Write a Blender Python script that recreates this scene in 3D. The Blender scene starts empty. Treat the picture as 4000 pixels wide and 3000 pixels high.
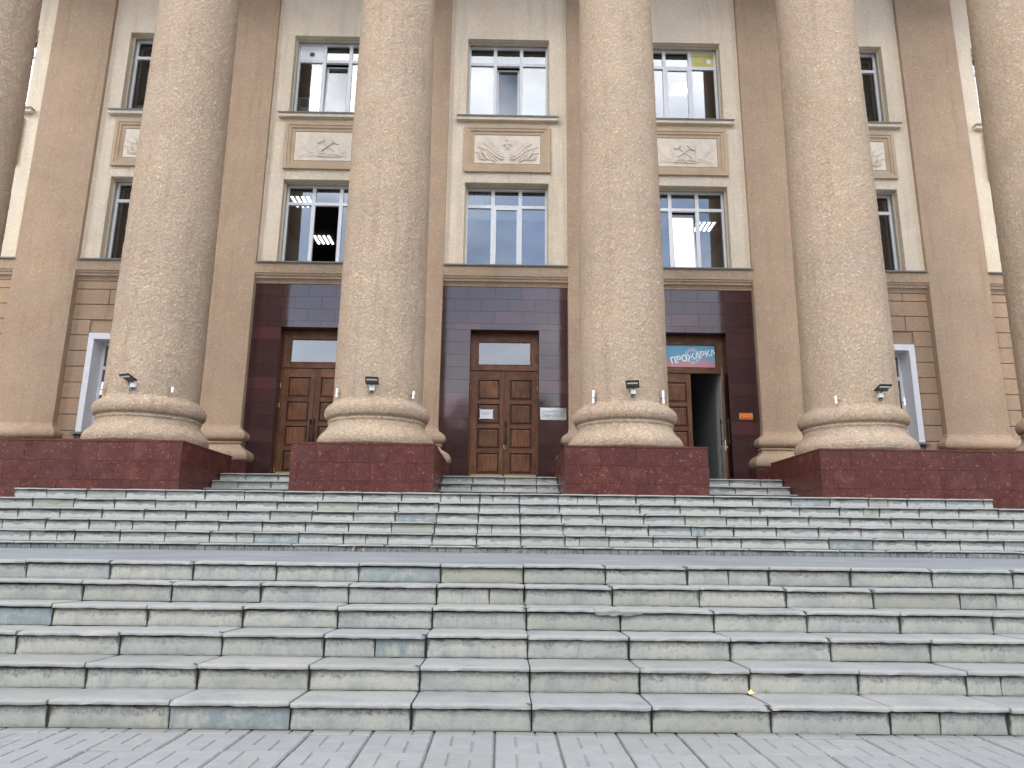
import bpy, bmesh, math, random
import numpy as np
from mathutils import Matrix, Vector, noise as mnoise
random.seed(7); R = math.radians
SC = bpy.context.scene; COL = SC.collection

# ------------------------------------------------------------------ camera
def make_camera():
    pit, yaw, rol, H = R(12.595), R(0.677), R(0.6314), 0.907
    r = Vector((math.cos(yaw), -math.sin(yaw), 0))
    fw = Vector((math.sin(yaw)*math.cos(pit), math.cos(yaw)*math.cos(pit), math.sin(pit)))
    up = r.cross(fw)
    c, s = math.cos(rol), math.sin(rol)
    r2 = r*c + up*s; u2 = up*c - r*s
    m = Matrix((r2, u2, -fw)).transposed().to_4x4(); m.translation = (0, 0, H)
    cd = bpy.data.cameras.new('camera'); cd.sensor_width = 36; cd.lens = 36*2814/4000; cd.clip_end = 2000; cd.clip_start = .05
    co = bpy.data.objects.new('camera', cd); COL.objects.link(co); co.matrix_world = m
    SC.camera = co
make_camera()

# ------------------------------------------------------------------ sky, sun, exposure
SUN_EL, SUN_AZ = R(33), R(226)          # behind the camera and well to its left, veiled by cloud
def make_world():
    w = bpy.data.worlds.new('World'); SC.world = w; w.use_nodes = True
    nt = w.node_tree; N = nt.nodes; L = nt.links; N.clear()
    out = N.new('ShaderNodeOutputWorld'); bg = N.new('ShaderNodeBackground'); bg.inputs[1].default_value = .15
    sky = N.new('ShaderNodeTexSky'); sky.sky_type = 'NISHITA'; sky.sun_disc = False
    sky.sun_elevation = SUN_EL; sky.sun_rotation = SUN_AZ; sky.air_density = 1.0; sky.dust_density = .6; sky.ozone_density = 1.5
    tc = N.new('ShaderNodeTexCoord'); sx = N.new('ShaderNodeSeparateXYZ'); L.new(tc.outputs['Generated'], sx.inputs[0])
    def mth(op, a, b=None):
        n = N.new('ShaderNodeMath'); n.operation = op
        for i, v in enumerate((a, b)):
            if v is None: continue
            if isinstance(v, (int, float)): n.inputs[i].default_value = v
            else: L.new(v, n.inputs[i])
        return n.outputs[0]
    den = mth('ADD', mth('MAXIMUM', sx.outputs[2], 0.0), .18)
    cx = N.new('ShaderNodeCombineXYZ'); L.new(mth('DIVIDE', sx.outputs[0], den), cx.inputs[0]); L.new(mth('DIVIDE', sx.outputs[1], den), cx.inputs[1])
    def ns(scale, detail, loc, rough=.55, dist=0):
        mp = N.new('ShaderNodeMapping'); mp.inputs['Location'].default_value = loc; L.new(cx.outputs[0], mp.inputs[0])
        n = N.new('ShaderNodeTexNoise'); n.inputs['Scale'].default_value = scale; n.inputs['Detail'].default_value = detail
        n.inputs['Roughness'].default_value = rough; n.inputs['Distortion'].default_value = dist; L.new(mp.outputs[0], n.inputs['Vector']); return n.outputs[0]
    def ramp(v, pts):
        r = N.new('ShaderNodeValToRGB'); L.new(v, r.inputs[0]); e = r.color_ramp.elements
        while len(e) < len(pts): e.new(.5)
        for k, (p, c) in zip(e, pts): k.position = p; k.color = (*c, 1)
        return r.outputs[0]
    cover = ramp(ns(.85, 9, (18.81, 5.12, 8.01), .52, .3), [(.40, (0, 0, 0)), (.53, (1, 1, 1))])
    tone = ramp(ns(.75, 6, (45.28, 46.16, 6.12), .5), [(.36, (4.4, 7.2, 12.2)), (.46, (9.8, 11.3, 14.2)), (.58, (36, 36.5, 37))])
    hz = ramp(sx.outputs[2], [(.0, (.85,)*3), (.17, (.72,)*3), (.27, (.45,)*3), (.40, (0, 0, 0))])      # hazy bright air towards the horizon
    mix = N.new('ShaderNodeMixRGB'); L.new(cover, mix.inputs[0]); L.new(sky.outputs[0], mix.inputs[1]); L.new(tone, mix.inputs[2])
    mh = N.new('ShaderNodeMixRGB'); L.new(hz, mh.inputs[0]); L.new(mix.outputs[0], mh.inputs[1]); mh.inputs[2].default_value = (17, 17.3, 18.5, 1)
    L.new(mh.outputs[0], bg.inputs[0]); L.new(bg.outputs[0], out.inputs[0])
make_world()
sd = bpy.data.lights.new('sun', 'SUN'); sd.energy = 1.12; sd.angle = R(24); sd.color = (1, .965, .91)
so = bpy.data.objects.new('sun', sd); COL.objects.link(so)
sdir = Vector((math.sin(SUN_AZ)*math.cos(SUN_EL), math.cos(SUN_AZ)*math.cos(SUN_EL), math.sin(SUN_EL)))
so.rotation_euler = sdir.to_track_quat('Z', 'Y').to_euler(); so.location = sdir*40
SC.view_settings.view_transform = 'Standard'; SC.view_settings.look = 'None'; SC.view_settings.gamma = 1
SC.view_settings.exposure = 0.25; SC.view_settings.use_curve_mapping = False

# ------------------------------------------------------------------ helpers
WL = {}
def tag(o, label=None, cat=None, group=None, kind=None):
    if label: o['label'] = label
    if cat: o['category'] = cat
    if group: o['group'] = group
    if kind: o['kind'] = kind
    return o
def empty(name, loc, parent=None):
    o = bpy.data.objects.new(name, None); COL.objects.link(o); o.empty_display_size = .2
    WL[o.name] = Vector(loc)
    if parent: o.parent = parent; o.location = Vector(loc)-WL[parent.name]
    else: o.location = loc
    return o
def link(name, me, loc, parent=None, rot=None):
    o = bpy.data.objects.new(name, me); COL.objects.link(o); WL[o.name] = Vector(loc)
    if parent: o.parent = parent; o.location = Vector(loc)-WL[parent.name]
    else: o.location = loc
    if rot: o.rotation_euler = rot
    return o
class MB:
    def __init__(s): s.v = []; s.f = []; s.mi = []
    def add(s, vs, fs, m=0):
        n = len(s.v); s.v += [tuple(v) for v in vs]; s.f += [tuple(i+n for i in f) for f in fs]; s.mi += [m]*len(fs); return s
    def box(s, x0, x1, y0, y1, z0, z1, m=0):
        if x0 > x1: x0, x1 = x1, x0
        return s.add([(x0,y0,z0),(x1,y0,z0),(x1,y1,z0),(x0,y1,z0),(x0,y0,z1),(x1,y0,z1),(x1,y1,z1),(x0,y1,z1)],
              [(0,3,2,1),(4,5,6,7),(0,1,5,4),(1,2,6,5),(2,3,7,6),(3,0,4,7)], m)
    def bbox(s, x0, x1, y0, y1, z0, z1, b=.006, m=0):
        """box with chamfered edges"""
        bm = bmesh.new(); bmesh.ops.create_cube(bm, size=1)
        for v in bm.verts: v.co = (x0+(v.co.x+.5)*(x1-x0), y0+(v.co.y+.5)*(y1-y0), z0+(v.co.z+.5)*(z1-z0))
        bmesh.ops.bevel(bm, geom=bm.edges[:], offset=b, segments=1, affect='EDGES')
        bm.verts.index_update(); s.add([v.co[:] for v in bm.verts], [[v.index for v in f.verts] for f in bm.faces], m); bm.free(); return s
    def prism(s, poly, axis, a, b, m=0):
        """poly 2D (u,v) extruded on axis: 'x' -> (y,z), 'y' -> (x,z), 'z' -> (x,y)"""
        def P(u, v, w): return {'x': (w,u,v), 'y': (u,w,v), 'z': (u,v,w)}[axis]
        n = len(poly); vs = [P(u,v,a) for u,v in poly]+[P(u,v,b) for u,v in poly]
        fs = [tuple(range(n)), tuple(range(2*n-1, n-1, -1))]+[(i+n, (i+1)%n+n, (i+1)%n, i) for i in range(n)]
        return s.add(vs, fs, m)
    def tube(s, pts, r, n=8, m=0):
        pts = [Vector(p) for p in pts]; rings = []
        for i, p in enumerate(pts):
            d = (pts[min(i+1, len(pts)-1)]-pts[max(i-1, 0)]).normalized()
            a = d.orthogonal().normalized() if i == 0 else (a-d*a.dot(d)).normalized()
            b = d.cross(a); rr = r[i] if isinstance(r, (list, tuple)) else r
            rings.append([p+(a*math.cos(2*math.pi*k/n)+b*math.sin(2*math.pi*k/n))*rr for k in range(n)])
        vs = [v for g in rings for v in g]; fs = []
        for i in range(len(rings)-1):
            for k in range(n): fs.append((i*n+k, i*n+(k+1)%n, (i+1)*n+(k+1)%n, (i+1)*n+k))
        fs += [tuple(range(n-1, -1, -1)), tuple((len(rings)-1)*n+k for k in range(n))]
        return s.add(vs, fs, m)
    def mesh(s, name, mats, origin=(0,0,0), smooth=False, fix=True):
        me = bpy.data.meshes.new(name); o = Vector(origin)
        me.from_pydata([tuple(Vector(v)-o) for v in s.v], [], s.f)
        for m in (mats if isinstance(mats, (list, tuple)) else [mats]): me.materials.append(m)
        me.polygons.foreach_set('material_index', s.mi)
        if fix:
            bm = bmesh.new(); bm.from_mesh(me); bmesh.ops.recalc_face_normals(bm, faces=bm.faces); bm.to_mesh(me); bm.free()
        if smooth:
            me.polygons.foreach_set('use_smooth', [True]*len(me.polygons))
            try: me.set_sharp_from_angle(angle=R(38))
            except Exception: pass
        me.update(); return me
    def build(s, name, mats, parent=None, origin=None, smooth=False):
        if origin is None:
            a = np.array(s.v); lo = a.min(0); hi = a.max(0); origin = ((lo[0]+hi[0])/2, (lo[1]+hi[1])/2, lo[2])
        return link(name, s.mesh(name, mats, origin, smooth), origin, parent)

# ------------------------------------------------------------------ materials
def srgb(r, g, b):
    f = lambda c: (c/255/12.92) if c/255 <= .04045 else ((c/255+.055)/1.055)**2.4
    return (f(r), f(g), f(b))
class Mat:
    def __init__(s, name, color=(.5,.5,.5), rough=.7, spec=.5, metal=0):
        s.mt = bpy.data.materials.new(name); s.mt.use_nodes = True; s.nt = s.mt.node_tree; s.N = s.nt.nodes; s.L = s.nt.links
        s.b = s.N['Principled BSDF']; s.b.inputs['Base Color'].default_value = (*color, 1)
        s.b.inputs['Roughness'].default_value = rough; s.b.inputs['Metallic'].default_value = metal
        s.b.inputs['Specular IOR Level'].default_value = spec; s.rnd = None
    def coord(s, kind='Object', scale=(1,1,1), rnd=False):
        tc = s.N.new('ShaderNodeTexCoord'); mp = s.N.new('ShaderNodeMapping'); mp.inputs['Scale'].default_value = scale
        src = tc.outputs[kind] if kind != 'World' else s.N.new('ShaderNodeNewGeometry').outputs['Position']
        if rnd:
            oi = s.N.new('ShaderNodeObjectInfo'); mu = s.N.new('ShaderNodeVectorMath'); mu.operation = 'SCALE'
            cm = s.N.new('ShaderNodeCombineXYZ')
            for i in range(3): s.L.new(oi.outputs['Random'], cm.inputs[i])
            s.L.new(cm.outputs[0], mu.inputs[0]); mu.inputs['Scale'].default_value = 137.
            ad = s.N.new('ShaderNodeVectorMath'); s.L.new(src, ad.inputs[0]); s.L.new(mu.outputs[0], ad.inputs[1]); src = ad.outputs[0]
        s.L.new(src, mp.inputs[0]); return mp.outputs[0]
    def noise(s, vec, scale, detail=4, rough=.6, dist=0, out=0):
        n = s.N.new('ShaderNodeTexNoise'); n.inputs['Scale'].default_value = scale; n.inputs['Detail'].default_value = detail
        n.inputs['Roughness'].default_value = rough; n.inputs['Distortion'].default_value = dist; s.L.new(vec, n.inputs['Vector']); return n.outputs[out]
    def random(s): return s.N.new('ShaderNodeObjectInfo').outputs['Random']
    def sep(s, v):
        n = s.N.new('ShaderNodeSeparateXYZ'); s.L.new(v, n.inputs[0]); return n.outputs
    def m(s, op, a, b=None, c=None):
        n = s.N.new('ShaderNodeMath'); n.operation = op
        for i, v in enumerate((a, b, c)):
            if v is None: continue
            if isinstance(v, (int, float)): n.inputs[i].default_value = v
            else: s.L.new(v, n.inputs[i])
        return n.outputs[0]
    def ramp(s, v, pts, interp='LINEAR'):
        r = s.N.new('ShaderNodeValToRGB'); s.L.new(v, r.inputs[0]); r.color_ramp.interpolation = interp; e = r.color_ramp.elements
        while len(e) < len(pts): e.new(.5)
        for k, (p, c) in zip(e, pts):
            k.position = p; k.color = (*c, 1) if isinstance(c, (tuple, list)) else (c, c, c, 1)
        return r.outputs[0]
    def mix(s, f, a, b, mode='MIX'):
        n = s.N.new('ShaderNodeMixRGB'); n.blend_type = mode
        for i, v in enumerate((f, a, b)):
            if isinstance(v, (int, float)): n.inputs[i].default_value = v if i == 0 else (v, v, v, 1)
            elif isinstance(v, (tuple, list)): n.inputs[i].default_value = (*v, 1)
            else: s.L.new(v, n.inputs[i])
        return n.outputs[0]
    def color(s, v): s.L.new(v, s.b.inputs['Base Color']); return s
    def rough(s, v): s.L.new(v, s.b.inputs['Roughness']); return s
    def bump(s, h, strength=.5, dist=.01):
        n = s.N.new('ShaderNodeBump'); n.inputs['Strength'].default_value = strength; n.inputs['Distance'].default_value = dist
        s.L.new(h, n.inputs['Height'])
        if s.b.inputs['Normal'].is_linked: s.L.new(s.b.inputs['Normal'].links[0].from_socket, n.inputs['Normal'])
        s.L.new(n.outputs[0], s.b.inputs['Normal']); return s
M = {}
def stucco(name, base, lo=.62, scale=24, dist=.022, strength=1.0, coord='World', stain=.25):
    t = Mat(name, base, .93, .15); c = t.coord(coord, (1, 1, 1.25))
    n1 = t.noise(c, scale, 3.5, .62, .9); n2 = t.noise(c, scale*3.1, 2, .6)
    cr = t.m('MULTIPLY', t.m('ABSOLUTE', t.m('SUBTRACT', n1, .5)), 2.0)          # thin worm-like creases where the noise crosses its middle
    cr = t.m('MINIMUM', t.m('MULTIPLY', cr, 5.0), 1.0)
    h = t.m('ADD', t.m('MULTIPLY', cr, .22), t.m('ADD', t.m('MULTIPLY', n1, .75), t.m('MULTIPLY', n2, .22)))
    t.bump(h, strength, dist)
    cav = t.mix(1, t.ramp(cr, [(.0, lo), (.38, .96), (1, 1.03)]), t.ramp(t.m('ADD', t.m('MULTIPLY', n1, .6), t.m('MULTIPLY', n2, .4)), [(.36, .80), (.56, 1.05)]), 'MULTIPLY')  # crease dirt plus relief shading painted into the colour
    big = t.ramp(t.noise(c, .9, 4, .55), [(.3, 1-stain), (.65, 1.04)])
    hue = t.ramp(t.noise(c, 1.3, 3, .5), [(.35, (1.015, .995, .975)), (.65, (.99, 1.0, 1.02))])
    run = t.noise(t.coord(coord, (5.5, 5.5, .38)), 1.0, 5, .65)       # rain runs down the render
    hue = t.mix(1, hue, t.ramp(run, [(.30, (.86, .85, .84)), (.46, (1, 1, 1)), (.7, (1.03, 1.03, 1.02))]), 'MULTIPLY')
    col = t.mix(1, t.mix(1, t.mix(1, base, cav, 'MULTIPLY'), big, 'MULTIPLY'), hue, 'MULTIPLY')
    t.color(col); return t.mt
M['column'] = stucco('stucco_column', (.462, .350, .254), .50, 23, .034, 1.0, 'Object', .08)
M['brown'] = stucco('stucco_brown', (.46, .335, .238), .70, 23, .018, 1.0, 'World', .10)
M['light'] = stucco('stucco_cream', (.74, .635, .50), .84, 25, .014, .9, 'World', .08)
M['niche'] = stucco('stucco_niche', (.43, .30, .205), .8, 24, .015, .9, 'World', .12)
t = Mat('painted_moulding', (.49, .365, .25), .8, .2); c = t.coord('World')
t.color(t.mix(1, (.49, .365, .25), t.ramp(t.noise(c, 3, 4), [(.3, .88), (.7, 1.05)]), 'MULTIPLY')); t.bump(t.noise(c, 40, 3), .25, .003); M['mould'] = t.mt
t = Mat('painted_plaque', (.73, .64, .53), .8, .2); c = t.coord('World')
t.color(t.mix(1, (.73, .64, .53), t.ramp(t.noise(c, 5, 5), [(.3, .86), (.6, 1.03)]), 'MULTIPLY')); t.bump(t.noise(c, 30, 4), .3, .003); M['plaque'] = t.mt

def granite(name, base, spk, rough, tonal, spkamt=.5, spec=.5):
    t = Mat(name, base, rough, spec); c = t.coord('Object', rnd=True)
    v = t.N.new('ShaderNodeTexVoronoi'); v.inputs['Scale'].default_value = 34; t.L.new(c, v.inputs['Vector'])
    sp = t.sep(v.outputs['Color'])[0]
    f1 = t.ramp(sp, [(.70, 0), (.86, 1)]); f2 = t.ramp(t.noise(c, 26, 4, .7, 1.2), [(.55, 0), (.68, 1)])
    dark = t.ramp(t.noise(c, 60, 3, .7), [(.35, .62), (.6, 1.1)])
    col = t.mix(1, base, dark, 'MULTIPLY')
    col = t.mix(t.m('MULTIPLY', t.m('MULTIPLY', f1, f2), spkamt*1.6), col, spk)
    col = t.mix(t.m('MULTIPLY', t.ramp(t.noise(c, 3.2, 4, .6), [(.5, 0), (.75, 1)]), .16*spkamt), col, spk)
    tone = t.ramp(t.random(), tonal, 'CONSTANT')
    t.color(t.mix(1, col, tone, 'MULTIPLY'))
    t.rough(t.ramp(t.noise(c, 5, 4), [(.3, rough*.7), (.7, rough*1.6)]))
    return t.mt
M['redgranite'] = granite('red_granite', (.070, .023, .020), (.25, .10, .07), .30, [(0, (.93,.92,.95)), (.25, (1,1,1)), (.55, (1.06,1.03,1)), (.8, (.96,.97,1.0))], 1.1, .16)
M['darkgranite'] = granite('dark_granite', (.060, .029, .031), (.11, .05, .05), .07, [(0, (1,1,1)), (.3, (1.12,1.05,1.05)), (.6, (.92,.92,.93)), (.88, (1.5,1.25,1.25))], .25, .85)
t = Mat('dark_mortar', (.045, .043, .040), .95, .1); M['mortar'] = t.mt
t = Mat('light_mortar', (.10, .065, .06), .9, .1); M['gmortar'] = t.mt

def marble(name, base, riser, washed=False):
    t = Mat(name, base, .62, .35)
    c = t.coord('Object', rnd=True); g = t.coord('Object'); r = t.random()
    rr = t.N.new('ShaderNodeTexWhiteNoise'); rr.noise_dimensions = '1D'; t.L.new(t.m('MULTIPLY', r, 917.3), rr.inputs['W'])
    r2 = rr.outputs['Value']
    tone = t.ramp(r, [(0, (.91,.91,.88)), (.2, (1.04,1.04,1.02)), (.4, (.96,.98,1.0)), (.6, (1.05,1.04,1.02)), (.8, (.94,.96,.95))], 'CONSTANT')
    col = t.mix(1, base, tone, 'MULTIPLY')
    cloud = t.noise(c, 4.5, 5, .62, .4)
    col = t.mix(1, col, t.ramp(cloud, [(.3, (.76,.79,.81)), (.5, (1,1,1)), (.72, (1.10,1.07,1.0))]), 'MULTIPLY')
    col = t.mix(t.m('MULTIPLY', t.ramp(t.noise(c, 38, 4, .75), [(.50, 0), (.68, 1)]), .45), col, (.15,.16,.155))
    col = t.mix(t.m('MULTIPLY', t.ramp(t.noise(c, 2.1, 5, .65, .8), [(.50, 0), (.66, 1)]), .30), col, (.17,.18,.185))
    if riser:
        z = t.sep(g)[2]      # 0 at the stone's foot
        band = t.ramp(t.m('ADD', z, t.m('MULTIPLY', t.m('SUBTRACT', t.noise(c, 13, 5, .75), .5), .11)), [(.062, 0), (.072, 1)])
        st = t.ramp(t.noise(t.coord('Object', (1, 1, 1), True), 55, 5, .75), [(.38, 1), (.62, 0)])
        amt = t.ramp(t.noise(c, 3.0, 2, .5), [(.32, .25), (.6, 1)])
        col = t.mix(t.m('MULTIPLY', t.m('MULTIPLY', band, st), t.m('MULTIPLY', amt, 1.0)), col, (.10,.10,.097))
        if washed:     # upper flight: old lime wash survives below a ragged waterline
            wl = t.ramp(t.m('ADD', z, t.m('MULTIPLY', t.m('SUBTRACT', t.noise(c, 6.5, 6, .7, .5), .5), .16)), [(.068, 0), (.074, 1)])
            col = t.mix(t.m('MULTIPLY', wl, .85), col, (.155,.163,.16)); col = t.mix(t.m('MULTIPLY', t.m('SUBTRACT', 1.0, wl), .4), col, (.38,.385,.375))
        # pale lime wash drips and blue-grey veined stones
        drip = t.ramp(t.noise(t.coord('Object', (9, 9, 1.0), True), 5, 4, .6), [(.52, 0), (.66, 1)])
        col = t.mix(t.m('MULTIPLY', t.m('MULTIPLY', drip, t.ramp(r2, [(.4, 0), (.7, 1)])), .38), col, (.15,.15,.145))
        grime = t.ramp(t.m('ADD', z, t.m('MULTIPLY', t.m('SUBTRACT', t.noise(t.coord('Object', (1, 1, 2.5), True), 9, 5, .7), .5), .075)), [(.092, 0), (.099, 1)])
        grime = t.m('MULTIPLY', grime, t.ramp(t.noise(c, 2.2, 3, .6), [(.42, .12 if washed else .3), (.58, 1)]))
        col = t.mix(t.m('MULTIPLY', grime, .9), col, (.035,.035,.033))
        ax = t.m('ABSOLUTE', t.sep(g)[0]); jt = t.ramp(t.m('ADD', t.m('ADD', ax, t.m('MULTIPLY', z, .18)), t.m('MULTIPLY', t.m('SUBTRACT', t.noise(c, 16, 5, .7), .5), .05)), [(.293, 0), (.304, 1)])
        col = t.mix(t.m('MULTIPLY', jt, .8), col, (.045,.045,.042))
        blue = t.ramp(r2, [(.955, 0), (.965, 1)])
        col = t.mix(t.m('MULTIPLY', t.m('MULTIPLY', blue, t.ramp(t.noise(c, 7, 5, .65, .6), [(.38, .1), (.58, 1)])), .8), col, (.13,.165,.18))
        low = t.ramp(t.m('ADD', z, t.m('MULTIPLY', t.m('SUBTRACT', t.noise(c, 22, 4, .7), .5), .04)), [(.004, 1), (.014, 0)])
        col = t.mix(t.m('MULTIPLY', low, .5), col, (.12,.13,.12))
        moss = t.ramp(r2, [(.05, 1), (.12, 0)])
        col = t.mix(t.m('MULTIPLY', moss, .45), col, (.19,.185,.135))
        t.bump(t.noise(c, 70, 4, .7), .35, .004)
    else:
        pit = t.noise(c, 45, 5, .75)
        fr = t.ramp(t.sep(g)[1], [(-.0, 1), (.05, 0)])   # worn rough nosing
        col = t.mix(t.m('MULTIPLY', t.m('MULTIPLY', t.ramp(pit, [(.40, 1), (.56, 0)]), .75), t.m('ADD', t.m('MULTIPLY', fr, .8), .2)), col, (.20,.195,.19))
        t.bump(pit, .5, .004)
    t.color(col); t.rough(t.ramp(cloud, [(.3, .55), (.7, .8)])); return t.mt
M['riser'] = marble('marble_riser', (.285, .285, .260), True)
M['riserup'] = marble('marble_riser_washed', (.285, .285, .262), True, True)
M['tread'] = marble('marble_tread', (.228, .222, .207), False)
t = Mat('broken_riser', (.16, .165, .165), .85, .2); c = t.coord('Object', rnd=True)
t.color(t.mix(1, (.15,.155,.155), t.ramp(t.noise(c, 14, 5, .7), [(.3, .5), (.7, 1.7)]), 'MULTIPLY')); t.bump(t.noise(c, 40, 4), .6, .006); M['brokenriser'] = t.mt
t = Mat('asphalt', (.24, .25, .255), .9, .2); c = t.coord('World')
t.color(t.mix(1, (.18,.186,.19), t.mix(1, t.ramp(t.noise(c, 1.2, 5, .6), [(.3, .8), (.7, 1.12)]), t.ramp(t.noise(c, 150, 3, .8), [(.3, .8), (.7, 1.15)]), 'MULTIPLY'), 'MULTIPLY')); t.bump(t.noise(c, 160, 3, .8), .4, .004); M['asphalt'] = t.mt
t = Mat('paving_concrete', (.42, .43, .435), .85, .25); c = t.coord('Object', rnd=True); r = t.random()
col = t.mix(1, (.208,.204,.195), t.ramp(r, [(0, .95), (1, 1.05)]), 'MULTIPLY')
col = t.mix(1, col, t.ramp(t.noise(c, 9, 5, .65), [(.3, .9), (.7, 1.06)]), 'MULTIPLY')
col = t.mix(t.m('MULTIPLY', t.ramp(t.noise(c, 70, 4, .75), [(.58, 0), (.7, 1)]), .35), col, (.22,.22,.22))
t.color(col); t.bump(t.noise(c, 120, 4, .7), .4, .003); M['paving'] = t.mt
t = Mat('plaza_surface', (.36, .37, .37), .9, .2); c = t.coord('World')
t.color(t.ramp(t.noise(c, .3, 6, .6), [(.3, (.27,.28,.28)), (.7, (.36,.365,.365))])); M['plaza'] = t.mt
t = Mat('joint_sand', (.13, .13, .125), .95, .1); M['joint'] = t.mt

def wood(name, axis, base=(.138, .054, .022)):
    t = Mat(name, base, .42, .3); sc = {'z': (14, 14, 1.1), 'x': (1.1, 14, 14)}[axis]
    c = t.coord('Object', sc, True); n = t.noise(c, 3.2, 6, .68, .5)
    col = t.ramp(n, [(.28, tuple(k*.38 for k in base)), (.5, base), (.72, tuple(k*1.75 for k in base))])
    tone = t.ramp(t.random(), [(0, .8), (1, 1.25)])
    wear = t.ramp(t.noise(t.coord('Object', rnd=True), 3, 4, .6), [(.3, .65), (.6, 1.15)])
    t.color(t.mix(1, t.mix(1, col, tone, 'MULTIPLY'), wear, 'MULTIPLY')); t.bump(n, .25, .003)
    t.rough(t.ramp(n, [(.3, .55), (.7, .36)])); return t.mt
M['woodv'] = wood('varnished_wood_upright', 'z'); M['woodh'] = wood('varnished_wood_rail', 'x'); M['wooddark'] = wood('wood_groove', 'z', (.035, .012, .006))
def plain(name, col, rough=.5, spec=.5, metal=0, var=.08, vs=8, bs=0):
    t = Mat(name, col, rough, spec, metal)
    if var:
        c = t.coord('Object', rnd=True); t.color(t.mix(1, col, t.ramp(t.noise(c, vs, 4), [(.3, 1-var), (.7, 1+var*.5)]), 'MULTIPLY'))
        if bs: t.bump(t.noise(c, 60, 3), bs, .003)
    return t.mt
M['pvc'] = plain('white_pvc', (.72, .72, .74), .35, .4, 0, .06)
M['reveal'] = plain('reveal_plaster', (.40, .385, .35), .8, .2, 0, .25, 5, .3)
M['beige_edge'] = plain('reveal_edge', (.52, .46, .36), .85, .2, 0, .12, 12, .4)
M['zinc'] = plain('zinc_flashing', (.17, .175, .175), .6, .4, .1, .2, 4)
M['black'] = plain('black_metal', (.012, .012, .013), .45, .5)
M['darkgrey'] = plain('dark_grey_metal', (.09, .09, .085), .5, .5)
M['lampglass'] = plain('lamp_diffuser', (.8, .8, .8), .3, .5, 0, 0)
M['boxgrey'] = plain('grey_plastic', (.50, .52, .52), .5, .4)
M['whiteplastic'] = plain('white_plastic', (.8, .8, .8), .45, .4, 0, .04)
M['brass'] = plain('brass', (.50, .40, .20), .3, .5, 1, .1)
M['yellow'] = plain('kick_strip_yellow', (.42, .37, .19), .6, .3, 0, .15, 20)
M['bronze'] = plain('dark_bronze', (.022, .016, .013), .4, .5, .1)
M['steel'] = plain('steel', (.6, .6, .6), .12, .5, 1, 0)
M['red'] = plain('sign_red', (.55, .032, .014), .5, .4, 0, .05)
M['signyellow'] = plain('sign_yellow', (.75, .60, .06), .5, .4, 0, 0)
M['signwhite'] = plain('sticker_white', (.80, .86, .88), .6, .3, 0, .05)
M['signcream'] = plain('sticker_ring', (.42, .50, .54), .6, .3, 0, .3, 30)
M['signgrey'] = plain('engraving_grey', (.16, .16, .155), .5, .3, 0, 0)
M['paper'] = plain('paper', (.74, .76, .80), .6, .3, 0, .08, 25, .5)
M['ink'] = plain('paper_ink', (.45, .46, .50), .8, .2, 0, 0)
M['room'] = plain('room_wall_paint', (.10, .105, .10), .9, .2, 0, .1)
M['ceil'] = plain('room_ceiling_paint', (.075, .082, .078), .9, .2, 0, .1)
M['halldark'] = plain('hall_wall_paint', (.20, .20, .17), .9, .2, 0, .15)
M['hallwhite'] = plain('hall_side_wall', (.45, .46, .45), .9, .2, 0, .1)
M['board_yellow'] = plain('yellow_board', (.60, .54, .20), .6, .3, 0, .2, 5)
M['board_white'] = plain('white_panel', (.78, .78, .82), .4, .4, 0, .03)
M['hole'] = plain('duct_dark', (.10, .09, .09), .8, .2, 0, 0)
M['acbody'] = plain('conditioner_plastic', (.50, .58, .54), .5, .4, 0, .06)
M['ducthose'] = plain('duct_hose', (.36, .42, .39), .6, .4, 0, .2, 20)
M['curtainw'] = plain('white_curtain', (.72, .73, .78), .9, .2, 0, .08)
M['curtaing'] = plain('grey_curtain', (.26, .25, .27), .9, .2, 0, .1)
M['curtaint'] = plain('teal_curtain', (.13, .18, .18), .9, .2, 0, .1)
M['blind'] = plain('roller_blind', (.55, .60, .60), .9, .2, 0, .04)
M['shelfred'] = plain('red_shelf', (.12, .03, .025), .5, .4)
M['leaf'] = plain('leaf_green', (.05, .10, .035), .6, .3, 0, .3, 10)
M['weed'] = plain('weed_green', (.10, .22, .04), .6, .3, 0, .3, 30)
M['deadleaf'] = plain('dead_leaf_yellow', (.62, .52, .22), .7, .3, 0, .15, 40)
M['patch'] = plain('cement_patch', (.215, .212, .198), .9, .2, 0, .3, 20, .8)
M['stalk'] = plain('dry_stalk', (.45, .38, .25), .8, .2, 0, .2)
t = Mat('fluorescent_tube', (.9, .9, .9), .5); t.b.inputs['Emission Color'].default_value = (1, 1, .96, 1); t.b.inputs['Emission Strength'].default_value = 3.5; M['tube'] = t.mt
t = Mat('polished_steel_plate', (.62, .62, .60), .16, .5, 1); c = t.coord('Object'); t.rough(t.ramp(t.noise(c, 6, 3, .6), [(.4, .16), (.7, .3)])); M['plate'] = t.mt
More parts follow.
